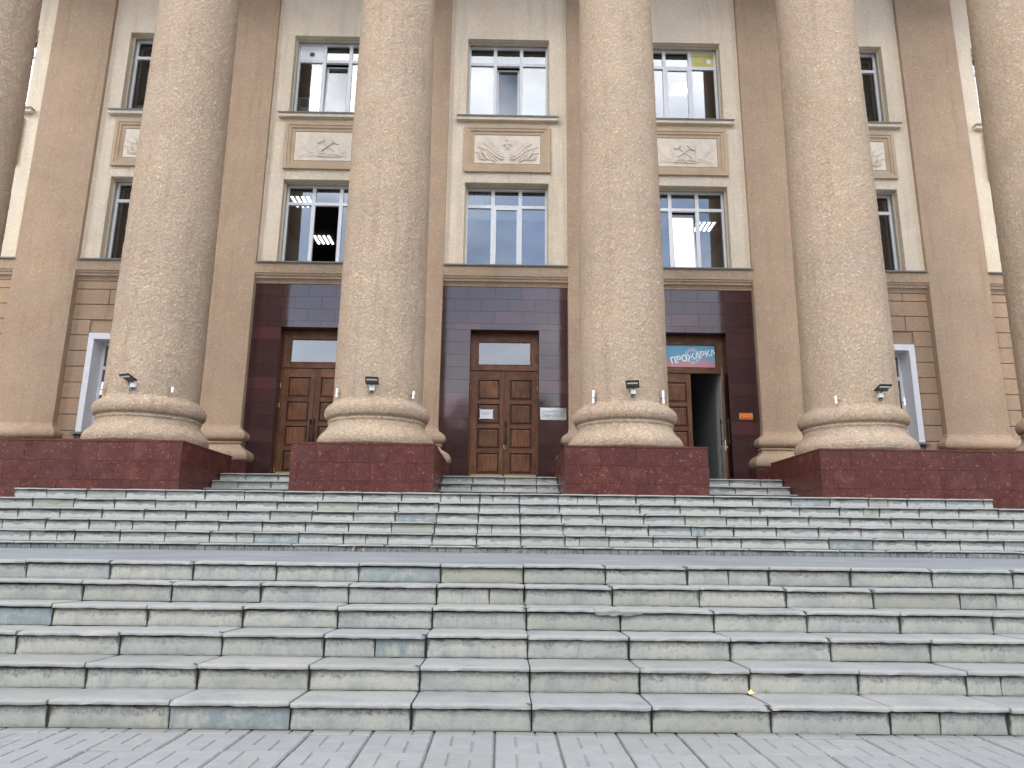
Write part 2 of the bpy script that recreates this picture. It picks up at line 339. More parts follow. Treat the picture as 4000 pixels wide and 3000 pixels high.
def glass(name, ior, tint=(.86, .9, .88), wav=.0):
    m = bpy.data.materials.new(name); m.use_nodes = True; N = m.node_tree.nodes; L = m.node_tree.links; N.clear()
    o = N.new('ShaderNodeOutputMaterial'); mx = N.new('ShaderNodeMixShader'); fr = N.new('ShaderNodeFresnel'); fr.inputs[0].default_value = ior
    tr = N.new('ShaderNodeBsdfTransparent'); tr.inputs[0].default_value = (*tint, 1); gl = N.new('ShaderNodeBsdfGlossy'); gl.inputs['Roughness'].default_value = 0
    gl.inputs[0].default_value = (.97, .98, 1, 1)
    if wav:
        tc = N.new('ShaderNodeTexCoord'); ns = N.new('ShaderNodeTexNoise'); ns.inputs['Scale'].default_value = 2.2; ns.inputs['Detail'].default_value = 1
        bp = N.new('ShaderNodeBump'); bp.inputs['Strength'].default_value = wav; bp.inputs['Distance'].default_value = .01
        L.new(tc.outputs['Object'], ns.inputs['Vector']); L.new(ns.outputs[0], bp.inputs['Height']); L.new(bp.outputs[0], gl.inputs['Normal']); L.new(bp.outputs[0], fr.inputs['Normal'])
    L.new(fr.outputs[0], mx.inputs[0]); L.new(tr.outputs[0], mx.inputs[1]); L.new(gl.outputs[0], mx.inputs[2]); L.new(mx.outputs[0], o.inputs[0]); return m
M['glass'] = glass('window_glass', 2.6, (.82, .88, .87), .0); M['doorglass'] = glass('transom_glass', 2.6, (.75, .8, .8), .0)
# printed film over the right door: its blue is sky reflection put into the colour, red flames along its foot
t = Mat('printed_film_sky_tint', (.03, .03, .03), .6, .3); g = t.sep(t.coord('Generated')); c = t.coord('Object')
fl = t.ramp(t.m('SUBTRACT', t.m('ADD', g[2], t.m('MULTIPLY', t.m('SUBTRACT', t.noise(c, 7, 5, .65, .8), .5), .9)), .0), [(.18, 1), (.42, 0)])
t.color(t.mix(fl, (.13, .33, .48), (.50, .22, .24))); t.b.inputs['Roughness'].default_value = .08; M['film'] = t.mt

# ------------------------------------------------------------------ setting: plaza, landing, porch floors
BAY = [-12.52, -8.28, -4.25, 0.01, 4.24, 8.28, 12.52]; HB = 1.42
plaza = MB(); plaza.add([(-300,-300,-.03),(300,-300,-.03),(300,300,-.03),(-300,300,-.03)], [(0,1,2,3)])
ground = plaza.build('plaza', M['plaza'], origin=(0,0,-.03)); tag(ground, kind='structure')
jb = MB(); jb.box(-5.2, 5.2, 1.5, 3.93, -.028, -.011); pbed = jb.build('paving', M['joint'], origin=(0,3.5,-.028)); tag(pbed, kind='structure')
TS = .301
def tile_mesh(k):
    rg = random.Random(k); b = MB(); g = .003; s = (TS-.006)/3; e = TS-.006
    b.box(.003, e, .003, e, -.014, -.006)
    pads = [(0,1,1,3), (1,3,2,3), (2,3,0,2), (0,2,0,1), (1,2,1,2)]    # pinwheel of pressed bricks
    for (u0,u1,v0,v1) in pads:
        x0, x1, y0, y1 = u0*s+g, u1*s-g, v0*s+g, v1*s-g; h = rg.uniform(-.0008,.0008); t = .004
        b.add([(x0,y0,-.006),(x1,y0,-.006),(x1,y1,-.006),(x0,y1,-.006),(x0+t,y0+t,h),(x1-t,y0+t,h),(x1-t,y1-t,h),(x0+t,y1-t,h)],
              [(4,5,6,7),(0,1,5,4),(1,2,6,5),(2,3,7,6),(3,0,4,7)])
    return b.mesh('paving_slab', M['paving'])
tms = [tile_mesh(k) for k in range(4)]
for j in range(5):
    y = 3.80-TS*j
    for i in range(-15, 16):
        x = -1.523+.301*5+.301*i
        o = link('paving_slab', random.choice(tms), (x, y, random.uniform(-.003,.003)), pbed, (random.uniform(-.004,.004), random.uniform(-.004,.004), random.uniform(-.002,.002)))

# stairs ------------------------------------------------------------
def slab_mesh(w, d, h, seed, fine):
    """tread slab; origin at middle of the front nosing's foot; front is -y"""
    rg = random.Random(seed); b = MB()
    prof = [(0.0, .002), (-.002, h*.35), (.0, h*.66), (.006, h*.87), (.018, h*.985), (.035, h), (d, h), (d, 0)]
    nx = fine; xs = [-w/2+w*i/nx for i in range(nx+1)]
    off = Vector((seed*7.31, 3.3, 1.7)); vs = []; fs = []
    chip = [(rg.choice([-w/2, w/2, rg.uniform(-w/2, w/2)]), rg.uniform(.02,.07), rg.uniform(.006,.020)) for _ in range(rg.choice([0,1,2,3]))]
    for x in xs:
        edge = min(x+w/2, w/2-x); er = .006*max(0, 1-edge/.012)
        for (y, z) in prof:
            n = mnoise.noise(Vector((x*16, y*18, z*20))+off)*.0045 + mnoise.noise(Vector((x*60, y*60, z*60))+off)*.0020
            c = sum(a*max(0, 1-abs(x-cx)/cw) for cx, cw, a in chip) if y < .03 and z > h*.3 else 0
            vs.append((x, y+n+(c if y < .03 else 0)+er*(y < .03), z+(n*.5 if z > h*.5 else n*.7)-c*.5-(er*.8 if z > h*.9 else 0)))
    m = len(prof)
    for i in range(nx):
        for k in range(m-1): fs.append((i*m+k, (i+1)*m+k, (i+1)*m+k+1, i*m+k+1))
        fs.append((i*m+m-1, (i+1)*m+m-1, (i+1)*m, i*m))
    fs += [tuple(range(m)), tuple(nx*m+k for k in range(m-1, -1, -1))]
    b.add(vs, fs); return b.mesh('tread_slab', M['tread'], smooth=True)
def riser_mesh(w, h, seed, fine, mat='riser'):
    rg = random.Random(seed+100); b = MB(); nx, nz = fine, max(3, fine//4); off = Vector((seed*3.1, 9.2, 2.2)); vs = []; fs = []
    for i in range(nx+1):
        for k in range(nz+1):
            x = -w/2+w*i/nx; z = h*k/nz; e = min(min(x+w/2, w/2-x), min(z, h-z)*1.0)
            n = mnoise.noise(Vector((x*14, 0, z*22))+off)*.003+mnoise.noise(Vector((x*50, 0, z*50))+off)*.0015
            vs.append((x+(n*.6 if i in (0, nx) else 0), n+.006*(e < .001), z+(n*.5 if k in (0, nz) else 0)))
    for i in range(nx):
        for k in range(nz): a = i*(nz+1)+k; fs.append((a, a+nz+1, a+nz+2, a+1))
    n0 = len(vs); ring = [i*(nz+1) for i in range(nx+1)]+[nx*(nz+1)+k for k in range(1, nz+1)]+[i*(nz+1)+nz for i in range(nx-1, -1, -1)]+[k for k in range(nz-1, 0, -1)]
    for r_ in ring: x, y, z = vs[r_]; vs.append((x, .05, z))
    for q in range(len(ring)): q2 = (q+1) % len(ring); fs.append((ring[q2], ring[q], n0+q, n0+q2))
    b.add(vs, fs); return b.mesh('riser_stone', M[mat], smooth=True)
SH = .027; SU = .024                                  # slab thickness, lower and upper flight
TOPZ = lambda i: (i*.1268 if i <= 6 else .893+(i-7)*.1575)
RY = lambda i: (3.865+(i-1)*.313 if i <= 6 else 9.69+(i-7)*.2975)
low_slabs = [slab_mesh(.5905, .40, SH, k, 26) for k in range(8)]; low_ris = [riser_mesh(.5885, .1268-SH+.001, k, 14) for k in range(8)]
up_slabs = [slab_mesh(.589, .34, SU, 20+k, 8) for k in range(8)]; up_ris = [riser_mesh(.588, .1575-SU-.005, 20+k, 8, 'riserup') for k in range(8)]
def core(name, prof, x0, x1, kindname='structure'):
    b = MB(); b.prism(prof, 'x', x0, x1); o = b.build(name, M['mortar'], origin=(0, prof[0][0], prof[0][1])); return tag(o, kind=kindname)
p = [(3.90, -.02)]
for i in range(1, 7): p += [(RY(i)+.02, (i-1)*.1268-.005 if i > 1 else -.02), (RY(i)+.02, TOPZ(i)-.012)]
p += [(6.0, TOPZ(6)-.012), (6.0, -.02)]
low = core('lower_steps', p[1:], -5.3, 5.3)
p = []
for i in range(7, 13): p += [(RY(i)+.02, (.76 if i == 7 else TOPZ(i-1)-.012)), (RY(i)+.02, TOPZ(i)-.012)]
p12 = p[-2:]; p = p[:-2]+[(12.3, TOPZ(11)-.012), (12.3, .75)]
upper = core('upper_steps', p, -13.0, 13.0)
b = MB(); b.box(-7.42, 7.58, RY(12)+.02, 11.6, TOPZ(11)-.01, TOPZ(12)-.012); b.build('top_step_bed', M['mortar'], upper)
b = MB(); b.box(-7.435, -7.40, RY(12)+.004, 11.99, TOPZ(11)-.004, TOPZ(12)-.008); b.box(7.56, 7.595, RY(12)+.004, 11.99, TOPZ(11)-.004, TOPZ(12)-.008); b.build('top_step_end', M['riser'], upper)
b = MB(); b.box(-13.0, -7.45, 11.2, 12.02, TOPZ(11)-.011, TOPZ(11)-.002); b.box(7.61, 13.0, 11.2, 12.02, TOPZ(11)-.011, TOPZ(11)-.002); b.build('side_paving', M['tread'], upper)
LSPLIT = {(1, 1.37): .245, (2, 2.03): .2, (4, 2.6): .25}
def step_rows(rows, x0, x1, ph, slabs, riss, root, w=.6):
    for i in rows:
        xa, xb = (x0, x1) if i != 12 else (-7.44, 7.60)
        if i == 12:
            for e0, e1 in ((xa, ph+math.ceil((xa-ph)/w)*w), (ph+math.floor((xb-ph)/w)*w, xb)):
                if e1-e0 < .05: continue
                o = link('tread_slab', slabs[0], ((e0+e1)/2, RY(i)-.018, TOPZ(i)-SU), root); o.scale.x = (e1-e0)/w
                o = link('riser_stone', riss[0], ((e0+e1)/2, RY(i), TOPZ(i-1)+.003), root); o.scale.x = (e1-e0)/w
            xb = ph+math.floor((xb-ph)/w)*w
        k = math.ceil((xa-ph)/w)
        while ph+k*w < xb-.1:
            x = ph+(k+.5)*w; k += 1
            if x+.3 > xb+.05: continue
            jx = random.uniform(-.003, .003); jz = random.uniform(-.004, .003); jy = random.uniform(-.007, .009)
            link('tread_slab', random.choice(slabs), (x+jx, RY(i)-.026+jy, TOPZ(i)-(SH-.011 if i <= 6 else SU)+jz), root, ((-R(1.5) if i <= 6 else 0)+random.uniform(-.003,.003), random.uniform(-.0025,.0025), random.uniform(-.003,.003)))
            if i == 7: continue
            base = (i-1)*.1268 if i <= 6 else TOPZ(i-1)
            o = link('riser_stone', random.choice(riss), (x+jx, RY(i)+jy*.6, base+.003), root, (0, 0, random.uniform(-.003,.003)))
            if random.random() < .10:   # some stones are two shorter pieces
                cut = random.choice([.32, .42, .5, .6]); o.scale.x = cut-.006; o.location.x -= (1-cut)*.295
                o2 = link('riser_stone', random.choice(riss), (x+jx, RY(i)+jy*.6+.002, base+.003), root); o2.scale.x = 1-cut-.012; o2.location.x += cut*.295
    return root
step_rows(range(1, 7), -5.3, 5.3, .163, low_slabs, low_ris, low)
step_rows(range(7, 13), -9.3, 9.3, .26, up_slabs, up_ris, upper)
# the lowest riser of the upper flight is patched with small broken stones
pm = [riser_mesh(1.0, .082, 60+k, 6, 'brokenriser') for k in range(4)]
x = -9.2
while x < 9.2:
    w = random.choice([.10, .11, .13, .19, .24, .36, .46]); o = link('broken_stone', random.choice(pm), (x+w/2, 9.695+random.uniform(-.004,.008), .786), upper); o.scale.x = w-.008; o.scale.z = random.uniform(.92, 1); x += w
lb = MB(); lb.add([(-9.6, 5.80, .757), (9.6, 5.80, .757), (9.6, 9.74, .800), (-9.6, 9.74, .800)], [(0,1,2,3)])
lb.add([(-9.6, 5.80, .3), (9.6, 5.80, .3), (9.6, 9.74, .3), (-9.6, 9.74, .3)], [(3,2,1,0)])
o = lb.build('landing', M['asphalt'], origin=(0, 5.8, .757)); tag(o, kind='structure')
pf = MB(); pf.box(-7.43, 7.59, 11.52, 12.02, 1.53, 1.676); pf.box(-5.32, 5.32, 12.02, 13.2, 1.53, 1.674); pf.box(-5.31, 5.31, 13.2, 13.93, 1.4, 1.654)
o = pf.build('porch_floor', M['tread'], origin=(0, 11.5, 1.5)); tag(o, kind='structure')
fl = MB(); fl.box(-5.31, 5.31, 13.93, 17.0, 1.67, 2.168); o = fl.build('threshold_floor', M['tread'], origin=(0, 13.9, 1.67)); tag(o, kind='structure')
sm_s = [slab_mesh(.592, .36, SU, 40+k, 8) for k in range(5)]; sm_r = [riser_mesh(.590, .163-SU-.004, 40+k, 8, 'riserup') for k in range(5)]
for (xa, xb, ph, desc) in ((-5.315, -3.53, -5.315+.47, ''), (-1.135, 1.035, .02, ''), (3.46, 5.315, 3.46+.22, '')):
    pr = []
    for q, (yy, zz) in enumerate(((12.98, 1.845), (13.32, 2.008), (13.67, 2.172))):
        pr += [(yy+.02, [1.676, 1.833, 1.996][q]), (yy+.02, zz-.012)]
    pr += [(13.92, 2.16), (13.92, 1.676)]
    st = core('door_steps', pr, xa, xb)
    for q, (yy, zz) in enumerate(((12.98, 1.845), (13.32, 2.008), (13.67, 2.172))):
        cuts = [xa]; k = math.ceil((xa-ph+.02)/.6)
        while ph+k*.6 < xb-.12: cuts.append(ph+k*.6+(.012*q)); k += 1
        cuts.append(xb)
        cuts = [c for i_, c in enumerate(cuts) if i_ == 0 or c-cuts[i_-1] > .05]
        for a, c2 in zip(cuts, cuts[1:]):
            w = c2-a; o = link('tread_slab', random.choice(sm_s), ((a+c2)/2, yy-.016, zz-SU), st); o.scale.x = w/.6
            o = link('riser_stone', random.choice(sm_r), ((a+c2)/2, yy, zz-.160), st); o.scale.x = w/.6

# ------------------------------------------------------------------ building
B = empty('public_building', (0, 15.5, 2.17)); tag(B, 'beige stuccoed neoclassical building with giant round columns and three wooden double doors', 'building')
# granite tiles -----------------------------------------------------
TM = {}
def tile(w, h, mat):
    key = (round(w, 3), round(h, 3), mat)
    if key not in TM:
        b = MB(); b.bbox(-w/2+.0014, w/2-.0014, 0, .03, .0014, h-.0014, .0012); TM[key] = b.mesh('granite_tile', M[mat])
    return TM[key]
def tile_face(parent, name, mat, x0, x1, z0, z1, y, th, tw, rotz=0, start=0.0, top=True, holes=(), jit=.0015):
    """tile a vertical face; u runs along the face; rotz turns the face about (x0,y)"""
    rows = []; z = z1
    while z > z0+.02: rows.append((max(z-th, z0), z)); z -= th
    ca, sa = math.cos(rotz), math.sin(rotz); ox, oy = x0, y; L = x1-x0
    for r_, (a, b_) in enumerate(rows):
        u = -((start+(tw/2 if r_ % 2 else 0)) % tw); cuts = []
        while u < L-.001:
            u0, u1 = max(u, 0), min(u+tw, L)
            if u1-u0 > .03: cuts.append((u0, u1))
            u += tw
        for (u0, u1) in cuts:
            segs = [(u0, u1)]
            for (h0, h1, hz0, hz1) in holes:
                if b_ > hz0+.01 and a < hz1-.01:
                    ns = []
                    for s0, s1 in segs:
                        if s1 <= h0-x0 or s0 >= h1-x0: ns.append((s0, s1)); continue
                        if s0 < h0-x0-.02: ns.append((s0, h0-x0))
                        if s1 > h1-x0+.02: ns.append((h1-x0, s1))
                    segs = ns
            for s0, s1 in segs:
                uc = (s0+s1)/2; d = random.uniform(-jit, jit)
                link('granite_tile', tile(s1-s0, b_-a, mat), (ox+uc*ca-d*sa, oy+uc*sa+d*ca, a), parent, (random.uniform(-.0015,.0015), 0, rotz+random.uniform(-.0015,.0015)))
# plinths under the two middle columns ------------------------------
for (xa, xb, yb) in ((-3.525, -1.140, 14.40), (1.040, 3.450, 14.40)):
    b = MB(); b.box(xa+.03, xb-.03, 12.03, yb, 1.52, 2.515); pl = b.build('column_plinth', M['gmortar'], B)
    b = MB(); b.bbox(xa-.004, xb+.004, 11.994, yb+.004, 2.516, 2.552, .004); b.build('capping_slab', M['redgranite'], pl)
    tile_face(pl, '', 'redgranite', xa, xb, 1.62, 2.515, 12.0, .30, .60, 0, .18 if xa < 0 else .0)
    tile_face(pl, '', 'redgranite', xa, xa+yb-12.03, 1.62, 2.515, yb, .30, .60, -math.pi/2, .2)
    tile_face(pl, '', 'redgranite', xb, xb+yb-12.03, 1.62, 2.515, 12.03, .30, .60, math.pi/2, .35)
for s in (-1, 1):
    xi = 5.33; xo = 13.6
    a, c2 = (-xo, -xi) if s < 0 else (xi, xo)
    b = MB(); b.box(a+(.03 if s > 0 else 0), c2-(.03 if s < 0 else 0), 12.03, 14.22, 1.40, 2.515); b.box(a-(.0 if s < 0 else -.75), c2+(-.75 if s < 0 else 0), 14.22, 15.62, 1.40, 2.515)
    pd_ = b.build('podium', M['gmortar'], B)
    b = MB(); b.bbox(a-(0 if s < 0 else .004), c2+(.004 if s < 0 else 0), 11.994, 14.25, 2.516, 2.552, .004); b.box(a+(.76 if s > 0 else 0), c2-(.76 if s < 0 else 0), 14.255, 15.60, 2.516, 2.551); b.build('capping_slab', M['redgranite'], pd_)
    tile_face(pd_, '', 'redgranite', a, c2, 1.50, 2.515, 12.0, .315, .60, 0, .1 if s > 0 else .32)
    if s < 0: tile_face(pd_, '', 'redgranite', c2, c2+2.2, 1.62, 2.515, 12.03, .315, .60, math.pi/2, .3)
    else: tile_face(pd_, '', 'redgranite', a, a+2.2, 1.62, 2.515, 14.23, .315, .60, -math.pi/2, .45)

# columns -----------------------------------------------------------
def vnoise(P, seed):
    """vectorised 3D value noise"""
    I = np.floor(P).astype(np.int64); F = P-I; F = F*F*(3-2*F); out = 0
    for dx in (0, 1):
        for dy in (0, 1):
            for dz in (0, 1):
                h = (I[:,0]+dx)*374761393+(I[:,1]+dy)*668265263+(I[:,2]+dz)*2147483647+seed*1442695
                h = (h ^ (h >> 13))*1274126177; h = (h ^ (h >> 16)) & 0xffff
                out = out+(h/65535.)*(F[:,0] if dx else 1-F[:,0])*(F[:,1] if dy else 1-F[:,1])*(F[:,2] if dz else 1-F[:,2])
    return out*2-1
def lathe_rough(name, prof, nseg, dz, amp, mat, seed):
    pr = []
    for (r0, z0), (r1, z1) in zip(prof, prof[1:]):
        n = max(1, int(math.hypot(r1-r0, z1-z0)/dz))
        for i in range(n): t_ = i/n; pr.append((r0+(r1-r0)*t_, z0+(z1-z0)*t_))
    pr.append(prof[-1]); pr = np.array(pr); th = np.linspace(0, 2*np.pi, nseg, endpoint=False)
    r = pr[:,0][:,None]; z = pr[:,1][:,None]; X = r*np.cos(th)[None]; Y = r*np.sin(th)[None]; Z = np.repeat(z, nseg, 1)
    P = np.stack([X.ravel(), Y.ravel(), Z.ravel()], 1)
    W = P*6.0; W = P+np.stack([vnoise(W, seed+5), vnoise(W+9, seed+6), vnoise(W+31, seed+7)], 1)*.03
    n = vnoise(W*26, seed)*.6+vnoise(W*52, seed+1)*.35+vnoise(W*9, seed+2)*.35+vnoise(W*2.2, seed+3)*.5
    k = 1+n*amp/np.repeat(r, nseg, 1).ravel(); P[:,0] *= k; P[:,1] *= k
    nz = len(pr); idx = np.arange(nz*nseg).reshape(nz, nseg); nx = np.roll(idx, -1, 1)
    F = np.stack([idx[:-1].ravel(), nx[:-1].ravel(), nx[1:].ravel(), idx[1:].ravel()], 1)
    me = bpy.data.meshes.new(name); me.vertices.add(len(P)); me.vertices.foreach_set('co', P.astype(np.float32).ravel())
    me.loops.add(F.size); me.loops.foreach_set('vertex_index', F.ravel().astype(np.int32)); me.polygons.add(len(F))
    me.polygons.foreach_set('loop_start', np.arange(0, F.size, 4, dtype=np.int32)); me.polygons.foreach_set('loop_total', np.full(len(F), 4, dtype=np.int32))
    me.polygons.foreach_set('use_smooth', np.ones(len(F), dtype=bool)); me.materials.append(M[mat]); me.update(calc_edges=True); return me
ZB = 2.552
base_prof = [(.90, 0), (.99, 0), (1.035, .04), (1.05, .10), (1.047, .155), (1.02, .215), (.975, .27), (.93, .315), (.895, .36), (.875, .415), (.868, .452), (.886, .466), (.889, .492), (.868, .508), (.878, .522), (.925, .548), (.95, .595), (.958, .648), (.945, .705), (.91, .757), (.865, .795), (.828, .825), (.805, .88)]
shaft_prof = [(.814, .82), (.811, 1.6), (.795, 4.5), (.770, 7.5), (.742, 10.0), (.715, 13.3)]
shaft_me = lathe_rough('column', shaft_prof, 270, .021, .0085, 'column', 3)
base_me = lathe_rough('column_base', base_prof, 300, .020, .0085, 'column', 4)
for k, (x, a) in enumerate(((-10.72, .4), (-6.49, 1.3), (-2.32, 2.5), (2.245, 3.9), (6.50, 5.1), (10.72, 0.0))):
    c_ = link('column', shaft_me, (x, 13.15, ZB), B, (0, 0, a)); 
    cb = bpy.data.objects.new('column_base', base_me); COL.objects.link(cb); cb.parent = c_
# entablature, wall, pilasters --------------------------------------
b = MB(); b.box(-14.5, 14.5, 12.28, 15.44, 15.82, 17.2); b.box(-14.8, 14.8, 11.9, 15.44, 17.2, 17.5); b.box(-14.5, 14.5, 15.44, 15.9, 15.82, 17.5)
b.build('entablature', M['brown'], B)
def moulding(b, x0, x1, yf, yb, prof):
    n = len(prof); vs = []
    for p_, z in prof: vs += [(x0-p_, yb, z), (x0-p_, yf-p_, z), (x1+p_, yf-p_, z), (x1+p_, yb, z)]
    fs = [(4*i+k, 4*i+k+1, 4*i+k+5, 4*i+k+4) for i in range(n-1) for k in range(3)]
    fs += [(0, 3, 2, 1), (4*n-4, 4*n-3, 4*n-2, 4*n-1)]; b.add(vs, fs)
base2 = [(.20, 0), (.26, .02), (.295, .07), (.30, .13), (.275, .20), (.21, .25), (.14, .29), (.09, .33), (.072, .375), (.07, .40), (.10, .412), (.10, .440), (.075, .455), (.12, .475), (.165, .515), (.175, .565), (.16, .62), (.11, .67), (.05, .71), (.015, .75), (.0, .82)]
for j in range(len(BAY)-1):
    x0, x1 = BAY[j]+HB, BAY[j+1]-HB
    b = MB(); b.box(x0, x1, 15.45, 15.95, 2.6, 15.82); pl = b.build('pilaster', M['brown'], B)
    b = MB(); moulding(b, x0, x1, 15.45, 15.60, [(p_, z+2.556) for p_, z in base2]); b.build('pilaster_base', M['brown'], pl, smooth=True)
    if 1 <= j <= 4:
        b = MB(); b.bbox(x0-.30, x1+.30, 15.15, 15.62, 2.168, 2.555, .012); b.build('base_block', M['redgranite'], pl)
for j, cx in enumerate(BAY):
    # wall around the openings: spandrel, cream panel
    b = MB(); b.box(cx-HB, cx+HB, 15.45, 15.95, 6.87, 7.125); b.build('spandrel', M['brown'], B)
    b = MB()
    b.box(cx-HB, cx-.985, 15.55, 15.74, 7.13, 9.24); b.box(cx+.985, cx+HB, 15.55, 15.74, 7.13, 9.24)
    b.box(cx-HB, cx+HB, 15.55, 15.74, 9.24, 10.94)
    b.box(cx-HB, cx-1.0, 15.55, 15.74, 10.94, 13.12); b.box(cx+1.0, cx+HB, 15.55, 15.74, 10.94, 13.12)
    b.box(cx-HB, cx+HB, 15.55, 15.74, 13.12, 15.82); b.build('wall_panel', M['light'], B)
    b = MB(); b.prism([(15.47, 6.87), (15.47, 6.83), (15.50, 6.80), (15.505, 6.76), (15.52, 6.755), (15.55, 6.73), (15.575, 6.69), (15.58, 6.66), (15.95, 6.66), (15.95, 6.87)], 'x', cx-HB, cx+HB)
    b.build('cove_moulding', M['brown'], B)
    b = MB(); b.box(cx-HB-.0, cx+HB+.0, 15.41, 15.56, 7.126, 7.140); b.box(cx-HB, cx+HB, 15.405, 15.41, 7.108, 7.140); b.build('sill_flashing', M['zinc'], B)
    b = MB(); b.bbox(cx-1.21, cx+1.21, 15.43, 15.548, 10.825, 10.925, .006); ws = b.build('sill_slab', M['light'], B)
    b = MB(); b.box(cx-1.22, cx+1.22, 15.41, 15.56, 10.927, 10.940); b.box(cx-1.22, cx+1.22, 15.404, 15.41, 10.905, 10.940); b.box(cx-.998, cx+.998, 15.56, 15.80, 10.941, 10.955); b.build('flashing', M['zinc'], ws)

# windows -----------------------------------------------------------
def window(cx, z0, z1, zt, hw, tilt=0, solid=None, opensash=None):
    """three-light PVC window: mesh 'window' is the frame; sash, pane, reveal are its children"""
    yf, yb = 15.84, 15.91; m_ = .325; b = MB()
    b.bbox(cx-hw, cx-hw+.055, yf, yb, z0, z1, .004); b.bbox(cx+hw-.055, cx+hw, yf, yb, z0, z1, .004)
    b.box(cx-hw+.055, cx+hw-.055, yf, yb, z1-.05, z1); b.box(cx-hw+.055, cx+hw-.055, yf, yb, z0, z0+.065)
    b.box(cx-hw+.055, cx+hw-.055, yf-.003, yb, zt-.038, zt+.038)
    for s in (-1, 1):
        b.box(cx+s*m_-.042, cx+s*m_+.042, yf, yb, z0+.065, zt-.038); b.box(cx+s*m_-.042, cx+s*m_+.042, yf, yb, zt+.038, z1-.05)
    for q in (-.66, 0, .66): b.box(cx+q-.018, cx+q+.018, yf-.006, yf-.003, zt-.012, zt-.006, 1)
    w = b.build('window', [M['pvc'], M['darkgrey']], B)
    b = MB()    # plastered reveal liner
    b.box(cx-hw-.012, cx-hw, 15.74, 15.92, z0, z1); b.box(cx+hw, cx+hw+.012, 15.74, 15.92, z0, z1); b.box(cx-hw-.012, cx+hw+.012, 15.74, 15.92, z1, z1+.012)
    b.build('reveal', M['reveal'], w)
    b = MB(); b.box(cx-hw-.014, cx-hw+.022, 15.705, 15.74, z0, z1); b.box(cx+hw-.022, cx+hw+.014, 15.705, 15.74, z0, z1); b.box(cx-hw+.022, cx+hw-.022, 15.705, 15.74, z1-.025, z1+.01)
    b.build('reveal_edge', M['beige_edge'], w)
    xs = [(-hw+.055, -m_-.042), (-m_+.042, m_-.042), (m_+.042, hw-.055)]
    for q, (a, c2) in enumerate(xs):
        for top in (0, 1):
            za, zb = (zt+.038, z1-.05) if top else (z0+.065, zt-.038)
            if top and solid and q in solid:
                b = MB(); b.box(cx+a, cx+c2, 15.862, 15.872, za, zb); pn = b.build('infill_board', M[solid[q][0]], w)
                hx, hz = cx+a+(c2-a)*solid[q][1], za+(zb-za)*.42; n = 20; r_ = .062
                b = MB(); b.tube([(hx, 15.855, hz), (hx, 15.861, hz)], r_, 20); link_ = b.build('vent_hole', M[solid[q][2]], w)
                if solid[q][0] == 'board_white':
                    b = MB(); b.tube([(hx+.008, 15.858, hz-.012), (hx+.008, 15.8615, hz-.012)], r_*1.12, 20); b.build('vent_rim', M['boxgrey'], w)
                else:
                    b = MB(); b.box(cx+a, cx+c2, 15.8605, 15.862, zb-.085, zb-.078); b.build('board_joint', M['darkgrey'], w)
                continue
            if not top and opensash == q: continue
            if not top and q == 1:
                b = MB(); k = .05; sy0, sy1 = 15.832, 15.90; g = .004
                X0, X1, Z0, Z1 = cx+a-.012, cx+c2+.012, za-.012, zb+.010
                b.box(X0, X0+k, sy0, sy1, Z0, Z1); b.box(X1-k, X1, sy0, sy1, Z0, Z1); b.box(X0+k, X1-k, sy0, sy1, Z0, Z0+k); b.box(X0+k, X1-k, sy0, sy1, Z1-k, Z1)
                if tilt:
                    sx0 = Vector((cx, 15.90, za-.012)); b.v = [(vx, vy+.02, vz) for vx, vy, vz in b.v]
                    # narrow enough to swing inside the frame
                    b.v = [(cx+(vx-cx)*.955, vy+.04, za+.02+(vz-za)*.975) for vx, vy, vz in b.v]
                    sa = b.build('tilted_sash', M['pvc'], w, origin=tuple(sx0)); sa.rotation_euler = (R(-tilt), 0, 0)
                    g2 = MB(); g2.add([((X0+k-cx)*.955, -.01, .055), ((X1-k-cx)*.955, -.01, .055), ((X1-k-cx)*.955, -.01, Z1-k-za+.0), ((X0+k-cx)*.955, -.01, Z1-k-za+.0)], [(0,1,2,3)])
                    pm_ = g2.mesh('pane', M['glass']); po = bpy.data.objects.new('pane', pm_); COL.objects.link(po); po.parent = w
                    po.location = sx0-WL[w.name]+Vector((0, .0, .0)); po.rotation_euler = (R(-tilt), 0, 0)
                    continue
                b.build('sash', M['pvc'], w)
                b = MB(); b.add([(X0+k,15.864,Z0+k),(X1-k,15.864,Z0+k),(X1-k,15.864,Z1-k),(X0+k,15.864,Z1-k)], [(0,1,2,3)]); b.build('pane', M['glass'], w)
                continue
            b = MB(); b.add([(cx+a,15.874,za),(cx+c2,15.874,za),(cx+c2,15.874,zb),(cx+a,15.874,zb)], [(0,1,2,3)]); b.build('pane', M['glass'], w)
    return w
for j, cx in enumerate(BAY):
    hw = .972
    window(cx, 7.145, 9.225, 8.765, hw, tilt=4.0 if j == 4 else 0, opensash=1 if j == 2 else None)
    sol = {2: {0: ('board_white', .5, 'hole')}, 4: {2: ('board_yellow', .78, 'board_white')}}.get(j)
    window(cx, 10.955, 13.105, 12.62, .985, tilt={3: 3.4, 2: 3.6}.get(j, 0), solid=sol)

